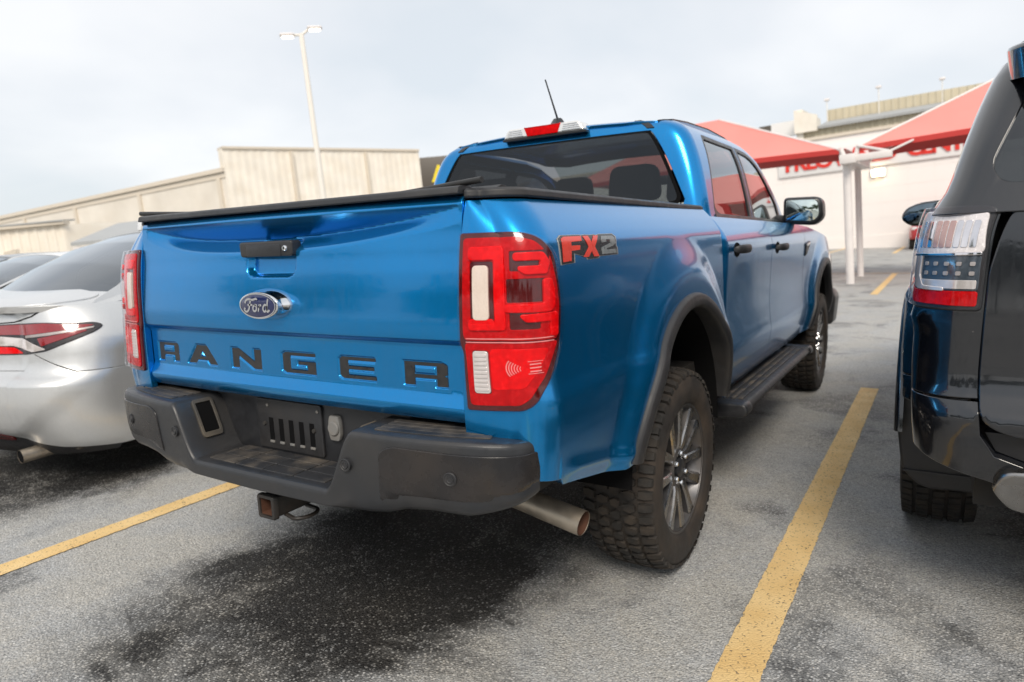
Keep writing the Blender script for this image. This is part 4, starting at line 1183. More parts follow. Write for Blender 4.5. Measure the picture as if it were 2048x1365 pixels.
def bump_fn(s, v):
    x, y, nx, ny = plan(s); zt = b_top(s); zb = b_bot(s)
    hgt = zt - zb; fil = .016
    dep = np.array([.20, .14, .08, .018, .007, .002, 0, 0, 0, 0, 0, .010, .075])
    d = np.interp(v, VS, dep)
    zf = np.where(v <= 3, zt, 0.)
    zz = np.interp(v, VS, [0, 0, 0, 0, .18, .55, 1.0, 1, 1, 1, 1, 1, 1])          # fillet share
    low = np.interp(v, VS, [0, 0, 0, 0, 0, 0, 0, .22, .5, .75, .90, 1.0, 1.0])
    z = zt - fil * zz - (hgt - fil) * low
    # keep the wrap-round ends tucked in
    kk = np.clip((zt - z) / .2, 0, 1)
    d2 = d + .010 * kk * kk
    d2 = np.where(np.abs(s) > .86, np.minimum(d2, .09), d2)
    return np.stack([x + nx * d2, y + ny * d2, z], -1)
ss = np.concatenate([np.linspace(-SMAX, -.45, 40), np.linspace(-.44, -.27, 26), np.linspace(-.25, .25, 12), np.linspace(.27, .44, 26), np.linspace(.45, SMAX, 40)])
vv = np.concatenate([np.linspace(0, 3, 7)[:-1], np.linspace(3, 6, 10)[:-1], np.linspace(6, 12, 13)])
bumper = gridsurf('rear_bumper', bump_fn, ss, vv, M['bumper'], truck, flip=False)
for sg in (1, -1):
    s0, s1 = .485, SMAX - .005
    Z = lambda s: float(b_top(np.array([s]))[0])
    zt_ = .742
    cov = rounded([(sg*s0, .572), (sg*(s0 + .10), .592), (sg*.74, .596), (sg*.86, .622), (sg*s1, .640), (sg*s1, zt_ - .012), (sg*(s0 + .05), zt_), (sg*(s0 + .012), zt_ - .016)], [.03, .02, .05, .03, .01, .01, .03, .02])
    cv = sheet('bumper_cover', cov, lambda s, z: bump_rear(s, z), M['cover'], bumper, cell=.02, off=.004, depth=.012, flip=False, e=.003)
    # sensors
    for (sx, zz) in ((.697, .678), (.381, .6785)):
        x_, y_, nx_, ny_ = plan(np.array([sg * sx * 1.004]))
        c = bump_rear(np.array([sg * sx * 1.004]), np.array([zz]))[0]
        n_ = Vector((-nx_[0], -ny_[0], 0)).normalized()
        so = revolve('parking_sensor', [(-.004, .0175), (.0075, .0175), (.0085, .0155), (.0070, .0140), (.0070, .0105), (.0095, .0095), (.0095, .0075), (.0080, .0062), (.0080, 0)], M['plastic'], bumper, 24, 'x')
        so.matrix_local = Matrix.Translation(c) @ n_.to_track_quat('X', 'Z').to_matrix().to_4x4()
        ri = revolve('sensor_ring', [(.0088, .0135), (.0093, .0125), (.0088, .0118)], M['grey_cap'], bumper, 24, 'x')
        ri.matrix_local = so.matrix_local.copy()
        ri = revolve('sensor_ring', [(.0097, .0085), (.0102, .0078), (.0097, .0070)], M['grey_cap'], bumper, 24, 'x')
        ri.matrix_local = so.matrix_local.copy()
    # ribbed pad on the shoulder
    def padfn(s, d):
        x, y, nx, ny = plan(s)
        return np.stack([x + nx * d, y + ny * d, b_top(s)], -1)
    for k in range(4):
        d0 = .036 + k * .027
        sheet('step_pad', rounded([(sg*.455, d0), (sg*(.80 - .02 * k), d0 + .004), (sg*(.80 - .02 * k), d0 + .025), (sg*.455, d0 + .021)], .005), padfn, M['pad'], bumper, cell=.03, off=.003, depth=.005, flip=False, e=.0015)
    # tie-down pocket in the slope beside the step
    pk = rounded([(sg*.330, .062), (sg*.388, .062), (sg*.388, .130), (sg*.330, .130)], .010)
    sheet('pocket_frame', pk, padfn, M['pocket'], bumper, cell=.012, off=.008, depth=.006, flip=False, e=.002, holes=[inset(pk, .006)])
    sheet('pocket_shade', inset(pk, .008), padfn, M['dark'], bumper, cell=.012, off=.0035, depth=.003, flip=False, e=.0003)  # flat dark sheet: the pocket's shade put into its colour
# low middle step: pads in two rows of four
for i in range(4):
    for j in range(3):
        x0 = -.262 + i * .132; d0 = .035 + j * .052
        sheet('step_pad', rounded([(x0, d0), (x0 + .124, d0), (x0 + .124, d0 + .045), (x0, d0 + .045)], .005), padfn, M['pad'], bumper, cell=.03, off=.0028, depth=.004, flip=False, e=.0015)
# wall behind the step with the bare number-plate mount
box('bumper_wall', (-.46, -1.005, .57), (.46, -.985, .82), M['plastic_clean'], truck, bevel=.004)
pm = prism('plate_mount', rounded([(-.185, .610), (.115, .610), (.115, .772), (-.185, .772)], .008), 'y', -1.014, -1.004, M['plastic'], truck, bevel=.003)
for k in range(5):
    x0 = -.128 + k * .047
    box('mount_slot', (x0, -1.0152, .640), (x0 + .020, -1.0128, .712), M['dark'], pm)
    box('slot_foot', (x0, -1.0175, .630), (x0 + .020, -1.010, .6375), M['grey_cap'], pm, bevel=.001)
for x0 in (-.150, .080):
    revolve('mount_screw', [(-1.019, 0), (-1.019, .006), (-1.014, .008), (-1.010, .008)], M['under'], pm, 12, 'y', loc=(x0, 0, .690))
    revolve('mount_screw', [(-1.0165, 0), (-1.0165, .005), (-1.010, .005)], M['grey_cap'], pm, 10, 'y', loc=(x0 + .02, 0, .752))
pg = prism('trailer_plug', rounded([(.155, .672), (.190, .672), (.196, .690), (.196, .728), (.190, .748), (.155, .748), (.149, .728), (.149, .690)], .006), 'y', -1.020, -1.004, M['grey_cap'], truck, bevel=.003)
revolve('plug_cap', [(-1.026, 0), (-1.026, .019), (-1.023, .022), (-1.016, .022)], M['grey_cap'], pg, 24, 'y', loc=(.1725, 0, .710))
# hitch
HX, HZ, HY = .0, .483, -1.150
bm = bmesh.new()
def ring_sq(h, y, rr): return [bm.verts.new((HX + p[0], y, HZ + p[1])) for p in rounded([(-h, -h), (h, -h), (h, h), (-h, h)], rr, 3)]
Rg = [ring_sq(.033, -.86, .008), ring_sq(.033, HY + .016, .008), ring_sq(.0375, HY + .014, .010), ring_sq(.0375, HY, .010), ring_sq(.0355, HY - .003, .009), ring_sq(.0265, HY - .003, .004), ring_sq(.0255, HY + .002, .004), ring_sq(.0255, HY + .16, .004)]
for A, B in zip(Rg[:-1], Rg[1:]):
    for i in range(len(A)): 
        f = bm.faces.new((A[i], A[(i+1) % len(A)], B[(i+1) % len(A)], B[i]))
        if A is Rg[-2]: f.material_index = 1
f = bm.faces.new(Rg[-1]); f.material_index = 1
bmesh.ops.recalc_face_normals(bm, faces=bm.faces[:])
hitch = bm_obj('hitch_receiver', bm, [M['hitch'], M['rust']], truck, 40)
revolve('pin_hole', [(.0335, 0), (.0335, .009), (.030, .009)], M['rust'], hitch, 16, 'x', loc=(0, -1.045, HZ))
tube('chain_loop', [(.02 + .0 , -1.10, HZ - .036)] + [(.055 + .035 * math.sin(t) , -1.06 - .045 * math.cos(t), HZ - .042) for t in np.linspace(.2, math.pi - .2, 12)] + [(.02, -1.02, HZ - .036)], .0065, M['hitch'], hitch, 8)
box('hitch_crossbar', (-.40, -.92, .475), (.40, -.84, .545), M['under'], truck, bevel=.01)
box('hanger', (.40, -1.06, .548), (.50, -1.045, .60), M['steel'], truck, bevel=.003)
# ================================================================== background, plumbed to the true vertical
E1 = Vector((0, 1, 0)).cross(UP).normalized(); E2 = UP.cross(E1).normalized()
BG = Matrix((E1, E2, UP)).transposed().to_4x4(); BG.translation = Vector((1.6797, -2.3795, 1.2396))
def bg_thing(name, label, cat, loc, rotz=0., group=None):
    """loc in the plumb frame: metres right, ahead and above eye level; the empty stands on the ground there"""
    o = thing(name, label, cat, group=group)
    o.matrix_world = BG @ Matrix.Translation(loc) @ Matrix.Rotation(rotz, 4, 'Z')
    return o
def pol(az, D): return (D * math.sin(R(az)), D * math.cos(R(az)))

def corrugated(name, col, pitch=.30, dirtc=(.55, .42, .25)):
    m = pbr(name, col, .55, var=.06, scale=.8, dirt=dirtc, dirt_amt=.25, dirt_scale=.9)
    return m
M['cream'] = corrugated('cream_sheet_metal', (.84, .785, .69))
M['wing'] = pbr('pale_render', (.74, .69, .61), .7, var=.06, scale=.6, dirt=(.42, .34, .24), dirt_amt=.2, dirt_scale=.7)
M['fascia'] = pbr('pale_trim', (.66, .59, .49), .5)
M['roofgrey'] = pbr('grey_roofing', (.36, .37, .37), .5, var=.08, scale=2)
M['block'] = pbr('white_block', (.84, .80, .77), .75, var=.015, scale=.5)
M['signboard'] = pbr('white_signboard', (.80, .79, .78), .4, var=.02)
M['signred'] = pbr('sign_red', (.68, .035, .022), .35, var=.03)
M['tan'] = pbr('tan_sheet_metal', (.56, .50, .37), .55, var=.06, scale=.7)
M['post'] = pbr('white_post_paint', (.74, .70, .68), .4, var=.05, scale=3)
M['lampmetal'] = pbr('pale_pole', (.80, .76, .69), .45, var=.05)
M['brown'] = pbr('brown_signboard', (.10, .085, .07), .5)
M['yellow'] = pbr('yellow_letter', (.80, .62, .03), .4)
def fabric(name, c0, c1):
    m, nt, b = new_mat(name); N, L = nt.nodes, nt.links
    tc = N.new('ShaderNodeTexCoord'); no = N.new('ShaderNodeTexNoise'); no.inputs['Scale'].default_value = 1.2; L.new(tc.outputs['Object'], no.inputs['Vector'])
    cr = N.new('ShaderNodeValToRGB'); L.new(no.outputs[0], cr.inputs[0])
    cr.color_ramp.elements[0].color = (*c0, 1); cr.color_ramp.elements[1].color = (*c1, 1)
    L.new(cr.outputs[0], b.inputs['Base Color']); b.inputs['Roughness'].default_value = .55
    b.inputs['Sheen Weight'].default_value = .6; b.inputs['Sheen Roughness'].default_value = .4; b.inputs['Sheen Tint'].default_value = (1, .8, .76, 1)
    return m
M['cloth'] = fabric('lit_top_cloth', (.82, .235, .20), (.86, .28, .24))  # light put into the colour: paler copy for the lit top
M['cloth_shaded'] = fabric('shaded_red_cloth', (.50, .030, .026), (.56, .04, .034))  # shade put into the colour: darker copy for underside and hem

def corr_wall(name, p0, p1, z0, z1, mat, parent, pitch=.32, depth=.04, thick=.3, seams=0):
    """a ribbed sheet-metal wall between two plan points, outward to the right of p0->p1"""
    a = Vector((*p0, 0)); b = Vector((*p1, 0)); d = (b - a); Ln = d.length; d.normalize(); nrm = Vector((d.y, -d.x, 0))
    n = int(Ln / pitch); V = []; F = []
    prof = [(0, 0), (.35, 0), (.45, 1), (.85, 1), (.95, 0)]
    pts = []
    for i in range(n):
        for t, k in prof: pts.append(a + d * ((i + t) * Ln / n) + nrm * (k * depth))
    pts.append(b.copy())
    for p in pts:
        V += [(p.x, p.y, z0), (p.x, p.y, z1)]
    m = len(pts)
    for i in range(m - 1): F.append((2*i, 2*i+2, 2*i+3, 2*i+1))
    # back face, so the wall has thickness
    base = len(V)
    ba = a - nrm * thick; bb = b - nrm * thick
    V += [(ba.x, ba.y, z0), (ba.x, ba.y, z1), (bb.x, bb.y, z0), (bb.x, bb.y, z1)]
    F += [(base, base+1, base+3, base+2), (0, 1, base+1, base), (2*m-2, base+2, base+3, 2*m-1), tuple([1 + 2*i for i in range(m)] + [base+3, base+1])]
    return mesh_obj(name, V, F, mat, parent, False)

# ---- long cream warehouse with a tall ribbed end wall, far left
A_ = pol(-54.0, 40); B_ = pol(-39.05, 45.5); C_w = pol(-70.5, 65.5)
wh = bg_thing('warehouse', 'long cream warehouse with tall ribbed facade behind the lamp post', 'building', (A_[0], A_[1], -2.0))
def L2(p): return (p[0] - A_[0], p[1] - A_[1])
hA = 40 * math.tan(R(9.34)) + 2.0; hW = 40.2 * math.tan(R(7.63)) + 2.0
corr_wall('facade_wall', L2(A_), L2(B_), -1.5, hA, M['cream'], wh, pitch=.42, depth=.018, thick=.6)
dA = Vector((*L2(B_), 0)).normalized()
def seg_box(name, p0, p1, z0, z1, t0, t1, mat, parent, bevel=0.):
    a = Vector((*p0, 0)); b = Vector((*p1, 0)); d = (b - a).normalized(); nr = Vector((d.y, -d.x, 0))
    poly = [a + nr * t0, b + nr * t0, b + nr * t1, a + nr * t1]
    return prism(name, [(p.x, p.y) for p in poly], 'z', z0, z1, mat, parent, bevel=bevel)
seg_box('coping', L2(A_), L2(B_), hA, hA + .12, -.7, .12, M['fascia'], wh)
for t in (.30, .68):
    q = Vector((*L2(B_), 0)) * t
    q2 = q + dA * .14
    seg_box('downpipe', (q.x, q.y), (q2.x, q2.y), 0, hA - .1, .05, .18, M['fascia'], wh)
# wing running away to the left
seg_box('wing_wall', L2(C_w), (0, 0), -1.5, hW, -.25, 0., M['wing'], wh)
seg_box('gutter', L2(C_w), (0, 0), hW, hW + .22, -.3, .16, M['fascia'], wh)
seg_box('gutter_lip', L2(C_w), (0, 0), hW - .30, hW - .10, 0.004, .05, M['fascia'], wh)
seg_box('wing_roof', L2(C_w), (-.3, 0), hW + .02, hW + .12, -18, -.31, M['roofgrey'], wh)
for az in (-54.6, -60.1, -64.2, -67.2):
    # intersect the sight line with the wing plane
    d = Vector((math.sin(R(az)), math.cos(R(az)))); p0 = Vector(A_); dv = Vector(C_w) - p0
    t = (d.x * (-p0.y) - d.y * (-p0.x)) / (d.x * dv.y - d.y * dv.x) if abs(d.x * dv.y - d.y * dv.x) > 1e-6 else 0
    t = (p0.y * d.x - p0.x * d.y) / (dv.x * d.y - dv.y * d.x)
    q = p0 + dv * t - Vector(A_)
    u = dv.normalized() * .28
    seg_box('pilaster', (q.x, q.y), (q.x - u.x, q.y - u.y), -1.2, hW - .31, .003, .10, M['fascia'], wh)
for k, az in enumerate((-64.9, -63.4, -63.0)):
    p = pol(az, 56); q = L2(p)
    tube('roof_vent', [(q[0], q[1] + 2, hW), (q[0], q[1] + 2, hW + .55)], .16, M['post'], wh, 10)
# ---- small metal shed with a grey roof
S0 = pol(-64.95, 30); S1_ = pol(-75, 33.5)
sh = bg_thing('shed', 'low cream metal shed with grey roof behind the silver sedan', 'building', (S0[0], S0[1], -1.8))
def L3(p): return (p[0] - S0[0], p[1] - S0[1])
hs = 30 * math.tan(R(4.55)) + 1.8
corr_wall('shed_wall', L3(S1_), (0, 0), -1, hs, M['cream'], sh, pitch=.3, depth=.03)
seg_box('side_wall', (0, 0), (.5, 7), -1, hs, -.2, 0, M['cream'], sh)
seg_box('eave', L3(S1_), (.1, 0), hs, hs + .14, -.3, .15, M['fascia'], sh)
dd = Vector((*L3(S1_), 0))
mesh_obj('shed_roof', [(dd.x, dd.y - .1, hs + .15), (.25, -.15, hs + .15), (-4.6, 2.6, hs + .62), (dd.x - 3, dd.y + 3.5, hs + .62), (dd.x, dd.y - .1, hs + .10), (.25, -.15, hs + .10), (-4.6, 2.6, hs + .55), (dd.x - 3, dd.y + 3.5, hs + .55)],
         [(0, 1, 2, 3), (4, 7, 6, 5), (0, 4, 5, 1), (1, 5, 6, 2), (2, 6, 7, 3), (3, 7, 4, 0)], M['roofgrey'], sh, False)
pd = pol(-68.2, 30.9); q = L3(pd)
seg_box('door', (q[0] - .4, q[1]), (q[0] + 1.25, q[1] - .25), -1, hs - .95, .03, .10, M['roofgrey'], sh)
seg_box('door_frame', (q[0] - .5, q[1]), (q[0] + 1.35, q[1] - .27), hs - .95, hs - .80, .03, .14, M['fascia'], sh)
# ---- open lean-to with a grey roof
Cn = pol(-64.8, 24); Cr = pol(-56.5, 22.5)
ln = bg_thing('carport', 'grey-roofed open carport behind the silver sedan and the tailgate', 'carport', (Cn[0], Cn[1], -1.5))
def L4(p): return (p[0] - Cn[0], p[1] - Cn[1])
r1 = 24 * math.tan(R(3.25)) + 1.5
q = L4(Cr)
ra = L4(pol(-61.7, 28)); rb_ = L4(pol(-56.0, 26)); r2_ = 28 * math.tan(R(4.40)) + 1.5
mesh_obj('carport_roof', [(0, 0, r1), (q[0], q[1], r1), (rb_[0], rb_[1], r2_), (ra[0], ra[1], r2_), (0, 0, r1 - .10), (q[0], q[1], r1 - .10), (rb_[0], rb_[1], r2_ - .1), (ra[0], ra[1], r2_ - .1)],
         [(0, 1, 2, 3), (4, 7, 6, 5), (0, 4, 5, 1), (1, 5, 6, 2), (2, 6, 7, 3), (3, 7, 4, 0)], M['roofgrey'], ln, False)
seg_box('beam', (0, .1), (q[0], q[1] + .1), r1 - .36, r1 - .14, 0, .12, M['post'], ln)
for t in (.02, .45, .95):
    x, y = q[0] * t, q[1] * t
    tube('column', [(x, y + .15, -1.2), (x, y + .15, r1 - .12)], .07, M['post'], ln, 10)
# ---- lamp post with two heads
lp = pol(-47.0, 30)
lamp = bg_thing('lamp_post', 'tall pale lamp post with two flat heads, lights on', 'lamp post', (lp[0], lp[1], -2.0))
hl = 30 * math.tan(R(17.2)) + 2.0
tube('pole', [(0, 0, 0), (0, 0, hl * .5), (0, 0, hl)], [.135, .115, .095], M['lampmetal'], lamp, 16)
tube('pole_base', [(0, 0, 0), (0, 0, 2.2)], .32, M['post'], lamp, 20)
M['lamp_on'] = emitter('lit_lamp', (1.0, .95, .85), 1.6)
ar_ = Vector((math.cos(R(47)) * .9, math.sin(R(47)) * .9 * .2 + .5, 0)).normalized()
for sg, dz in ((-1, -.05), (1, .20)):
    Mh = Matrix.Translation((ar_.x * sg * .55, ar_.y * sg * .55, hl + dz)) @ Matrix.Scale(.78, 4) @ Matrix.Rotation(math.atan2(ar_.y, ar_.x), 4, 'Z')
    bm = bmesh.new(); bm_box(bm, (-.38, -.22, -.07), (.38, .22, .09), .07, 4, Mh)
    hd_ = bm_obj('lamp_head', bm, M['post'], lamp, 40)
    bm = bmesh.new(); bm_box(bm, (-.28, -.16, -.115), (.28, .16, -.072), .02, 2, Mh)
    bm_obj('lamp_glass', bm, M['lamp_on'], hd_, 40)
    tube('lamp_arm', [(0, 0, hl - .05), (ar_.x * sg * .28, ar_.y * sg * .28, hl + dz * .7)], .05, M['lampmetal'], lamp, 8)
# ---- brown pylon sign with a yellow letter, mostly behind the cab
sg0 = pol(-39.15, 58)
sn = bg_thing('pylon_sign', 'dark brown pylon sign with yellow letter beside the cream facade', 'sign', (sg0[0], sg0[1], -2.2), R(38))
z1 = 58 * math.tan(R(7.72)) + 2.2; z0 = 58 * math.tan(R(5.2)) + 2.2
box('sign_board', (0, 0, z0), (4.6, .5, z1), M['brown'], sn, bevel=.03)
box('sign_leg', (.5, .1, -1), (.8, .4, z0), M['brown'], sn); box('sign_leg', (3.8, .1, -1), (4.1, .4, z0), M['brown'], sn)
me = text_mesh('A', 1.9, .03, .03); o = make_obj('sign_letter', me, M['yellow'], sn, (.95, -.05, z0 + .55)); o.rotation_euler = (R(90), 0, 0)
# ---- white block building with the red sign
wb = bg_thing('sales_building', 'long white block building with red lettered sign across the lot', 'building', (-4.0, 42, -1.95))
HB = 42 * math.tan(R(5.55)) + 1.95
box('front_wall', (-40, 0, -1.2), (60, .4, HB), M['block'], wb)
box('parapet_trim', (-40, -.10, HB), (60, .5, HB + .16), M['fascia'], wb)
box('plinth', (-40, -.06, -1.2), (60, -.002, .55), M['block'], wb)
# block courses and joints as shallow raised panels
random.seed(4)
mj = None
for r_ in range(6):
    for c_ in range(26):
        x0 = -16 + c_ * 1.22; z0_ = .60 + r_ * .82
        if z0_ + .80 > HB: continue
        if mj is None:
            mj = box('wall_panel', (0, -.008, 0), (1.205, -.003, .805), M['block'], wb, bevel=.0015, seg=1); mj.location = (x0, 0, z0_)
        else:
            c = mj.copy(); COL.objects.link(c); c.parent = wb; c.location = (x0, 0, z0_)
sb_ = 42 * math.tan(R(3.47)) + 1.95
box('signboard', (-4.05, -.14, sb_ - .30), (8.2, -.03, sb_ + 1.12), M['signboard'], wb, bevel=.01)
word = 'PREOWNED CENTER'; xcur = -3.65
me_all = []
widths = []
for ch in word:
    if ch == ' ': widths.append(.55); me_all.append(None); continue
    me = text_mesh(ch, 1.14, .03, .036); me_all.append(me)
    xs = [v.co.x for v in me.vertices]; widths.append(max(xs) - min(xs))
tot = 9.55; gap = (tot - sum(widths)) / (len(word) - 1)
for ch, me, w_ in zip(word, me_all, widths):
    if me is not None:
        mn = min(v.co.x for v in me.vertices)
        o = make_obj('sign_letter', me, M['signred'], wb, (xcur - mn, -.18, sb_)); o.rotation_euler = (R(90), 0, 0)
    xcur += w_ + gap
# lit wall light
wlx = 42 * math.tan(R(-4.15)) + 4.0; wlz = 42 * math.tan(R(2.55)) + 1.95
wl_ = bg_thing('wall_light', 'lit oblong wall light below the red sign', 'wall light', (42 * math.tan(R(-4.15)), 41.86, 42 * math.tan(R(2.55))))
box('light_body', (-.36, -.05, -.20), (.36, .09, .24), M['post'], wl_, bevel=.05)
box('light_glass', (-.30, -.16, -.17), (.30, -.05, .17), emitter('wall_lamp_on', (1.0, .78, .42), 9.0), wl_, bevel=.05)
# ---- tan metal building beyond
tb = bg_thing('metal_building', 'tall tan ribbed metal building behind the white one', 'building', (-10.0, 60, -2))
he = 60 * math.tan(R(6.45)) + 2; hr = 60 * math.tan(R(7.25)) + 2; hp = 60 * math.tan(R(7.85)) + 2
corr_wall('front_wall', (0, 0), (46, 0), 0, he, M['tan'], tb, pitch=.5, depth=.06)
mesh_obj('roof', [(1.6, -.5, he), (46, -.5, he), (46, 4.5, hr), (1.6, 4.5, hr), (1.6, -.5, he - .2), (46, -.5, he - .2), (46, 4.5, hr - .2), (1.6, 4.5, hr - .2)],
         [(0, 1, 2, 3), (4, 7, 6, 5), (0, 4, 5, 1), (1, 5, 6, 2), (2, 6, 7, 3), (3, 7, 4, 0)], M['roofgrey'], tb, False)
corr_wall('upper_wall', (1.6, 4.6), (46, 4.6), hr - .3, hr + .9, M['tan'], tb, pitch=.5, depth=.06)
prism('gable_parapet', [(-.3, 0), (9, 0), (9, hp + .2), (-.3, hp)], 'x', 0.0, 0.5, M['cream'], tb)
mesh_obj('parapet_face', [(-.1, -.6, he - .3), (1.55, -.6, he - .3), (1.55, -.6, hr + .05), (-.1, -.6, hp), (-.1, -.1, he - .3), (1.55, -.1, he - .3), (1.55, -.1, hr + .05), (-.1, -.1, hp)],
         [(0, 1, 2, 3), (4, 7, 6, 5), (0, 4, 5, 1), (1, 5, 6, 2), (2, 6, 7, 3), (3, 7, 4, 0)], M['cream'], tb, False)
for k, x in enumerate((1.9, 5.6, 9.8)):
    tube('roof_light', [(x, 2.6, hr - .3), (x, 2.6, hr + 1.35 + .25 * (k % 2))], .035, M['lampmetal'], tb, 6)
    o = box('light_head', (x - .20, 2.45, hr + 1.35 + .25 * (k % 2)), (x + .20, 2.75, hr + 1.55 + .25 * (k % 2)), M['post'], tb, bevel=.06)
# billboard left of it
bb_ = bg_thing('billboard', 'small white billboard left of the tan metal building', 'billboard', (60 * math.tan(R(-11.6)), 62, -2))
for k in range(2): tube('leg', [(.5 + k * 2.6, 0, 0), (.5 + k * 2.6, 0, 9)], .12, M['brown'], bb_, 8)
box('panel', (0, -.2, 62 * math.tan(R(6.1)) + 2), (3.4, .1, 62 * math.tan(R(7.2)) + 2), M['signboard'], bb_)
box('panel_edge', (-1.0, .0, 62 * math.tan(R(6.5)) + 2), (-.02, .3, 62 * math.tan(R(7.15)) + 2), M['brown'], bb_)

# ---- red shade canopies
def canopy(label, x_in, x_out, q0=16.65, q1=20.6, h0=1.34, h1=2.70, group='red shade canopies over the far stalls'):
    """hip roof of stretched cloth; x_in is the corner at the posts"""
    t = bg_thing('shade_canopy', label, 'canopy', (0, 0, 0), group=group)
    s = 1 if x_out > x_in else -1; qm = (q0 + q1) / 2
    ax = x_in + s * 3.05; bx2 = x_out - s * 3.05
    C = [(x_in, q0, h0), (x_out, q0, h0), (x_out, q1, h0), (x_in, q1, h0), (ax, qm, h1), (bx2, qm, h1)]
    V = []; F = []; n = 12
    def patch(a, b, c, d, sag=.10):
        base = len(V); a, b, c, d = map(Vector, (a, b, c, d))
        for i in range(n + 1):
            for j in range(n + 1):
                u, v = i / n, j / n
                p = a.lerp(b, u).lerp(d.lerp(c, u), v)
                k = 16 * u * (1 - u) * v * (1 - v)
                p = p - Vector((0, 0, sag * k)) + Vector((0, (0.22 * 4 * u * (1-u) * (1 - v)) * (1 if a.y < qm and b.y < qm else 0), .10 * 4 * u * (1 - u) * (1 - v)))
                V.append(tuple(p))
        for i in range(n):
            for j in range(n):
                q = base + i * (n + 1) + j; F.append((q, q + n + 1, q + n + 2, q + 1))
    patch(C[0], C[1], C[5], C[4]); patch(C[2], C[3], C[4], C[5])
    patch(C[3], C[0], C[4], C[4]); patch(C[1], C[2], C[5], C[5])
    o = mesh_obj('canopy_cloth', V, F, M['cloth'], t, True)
    mesh_obj('shaded_underside', [(v[0], v[1], v[2] - .012) for v in V], [f[::-1] for f in F], M['cloth_shaded'], t, True)
    # hem
    V = []; F = []
    for i in range(n + 1):
        u = i / n; p = Vector(C[0]).lerp(Vector(C[1]), u); k = 4 * u * (1 - u)
        V += [(p.x, p.y + .22 * k - .005, p.z + .10 * k + .01), (p.x, p.y + .22 * k + .0, p.z + .10 * k - .10)]
    for i in range(n): F.append((2*i, 2*i+1, 2*i+3, 2*i+2))
    mesh_obj('hem', V, F, M['cloth_shaded'], t, False)
    tube('ridge_cable', [C[0], C[4]], .03, M['post'], t, 6); tube('ridge_cable', [C[3], C[4]], .03, M['post'], t, 6)
    return t
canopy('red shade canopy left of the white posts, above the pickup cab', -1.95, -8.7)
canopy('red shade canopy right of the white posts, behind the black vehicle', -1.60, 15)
cs = bg_thing('canopy_posts', 'pair of white posts with a crossbeam carrying the red canopies', 'posts', (-1.72, 16.4, -1.85))
tube('post', [(-.05, -.06, -.2), (-.05, -.06, 2.86)], .082, M['post'], cs, 20)
tube('post', [(-.08, 2.35, -.2), (-.08, 2.35, 2.86)], .072, M['post'], cs, 20)
box('crossbeam', (-.15, -.45, 2.83), (.15, 2.75, 3.02), M['post'], cs, bevel=.01)
box('crossbeam', (-.15, -.30, 2.86), (.80, -.05, 3.0), M['post'], cs, bevel=.01)
for (x, y, z) in ((-.20, .28, 3.19), (.14, .28, 3.19), (-.20, 4.1, 3.19), (.14, 4.1, 3.19)):
    tube('upright', [(x * .6, min(y, 2.6), 2.98), (x, y, z)], .05, M['post'], cs, 8)
tube('strut', [(.75, -.15, 2.98), (1.15, .30, 3.17)], .022, M['post'], cs, 8)
tube('strut', [(.75, -.15, 2.98), (.12, .25, 3.22)], .03, M['post'], cs, 8)
tube('post', [(14.8, 2.35, -.2), (14.8, 2.35, 2.86)], .085, M['post'], cs, 12)

# ---- belt of trees behind the photographer, seen only as reflections
random.seed(11); rng_ = np.random.default_rng(11)
V = []; F = []
for k in range(26):
    cx = -45 + k * 3.8 + random.uniform(-1, 1); cy = -34 + random.uniform(-4, 4); hgt = random.uniform(5.5, 9.5); rad = random.uniform(2.2, 3.4)
    b0 = len(V)
    for i in range(6):
        a = i * math.pi / 3
        V += [(cx + .22*math.cos(a), cy + .22*math.sin(a), 0), (cx + .12*math.cos(a), cy + .12*math.sin(a), hgt * .7)]
    for i in range(6): F.append((b0 + 2*i, b0 + (2*i+2) % 12, b0 + (2*i+3) % 12, b0 + 2*i+1))
    for c in range(420):
        d = rng_.normal(size=3); d /= np.linalg.norm(d); r = rad * rng_.uniform(.5, 1.08)
        p = np.array([cx, cy, hgt * .62]) + d * [r, r, r * .85 * hgt / 8]
        if p[2] < .8: continue
        u = rng_.normal(size=3); u /= np.linalg.norm(u); w = np.cross(u, d); w /= np.linalg.norm(w) + 1e-9
        s_ = rng_.uniform(.22, .5); b0 = len(V)
        V += [tuple(p + u*s_), tuple(p + w*s_*.7), tuple(p - u*s_), tuple(p - w*s_*.7)]; F.append((b0, b0+1, b0+2, b0+3))
tl_ = mesh_obj('treeline', V, F, pbr('leaves', (.05, .075, .030), .7, var=.4, scale=.6), None, False)
tag(tl_, 'belt of dark trees behind the photographer, mirrored in the blue tailgate', 'trees', kind='stuff')
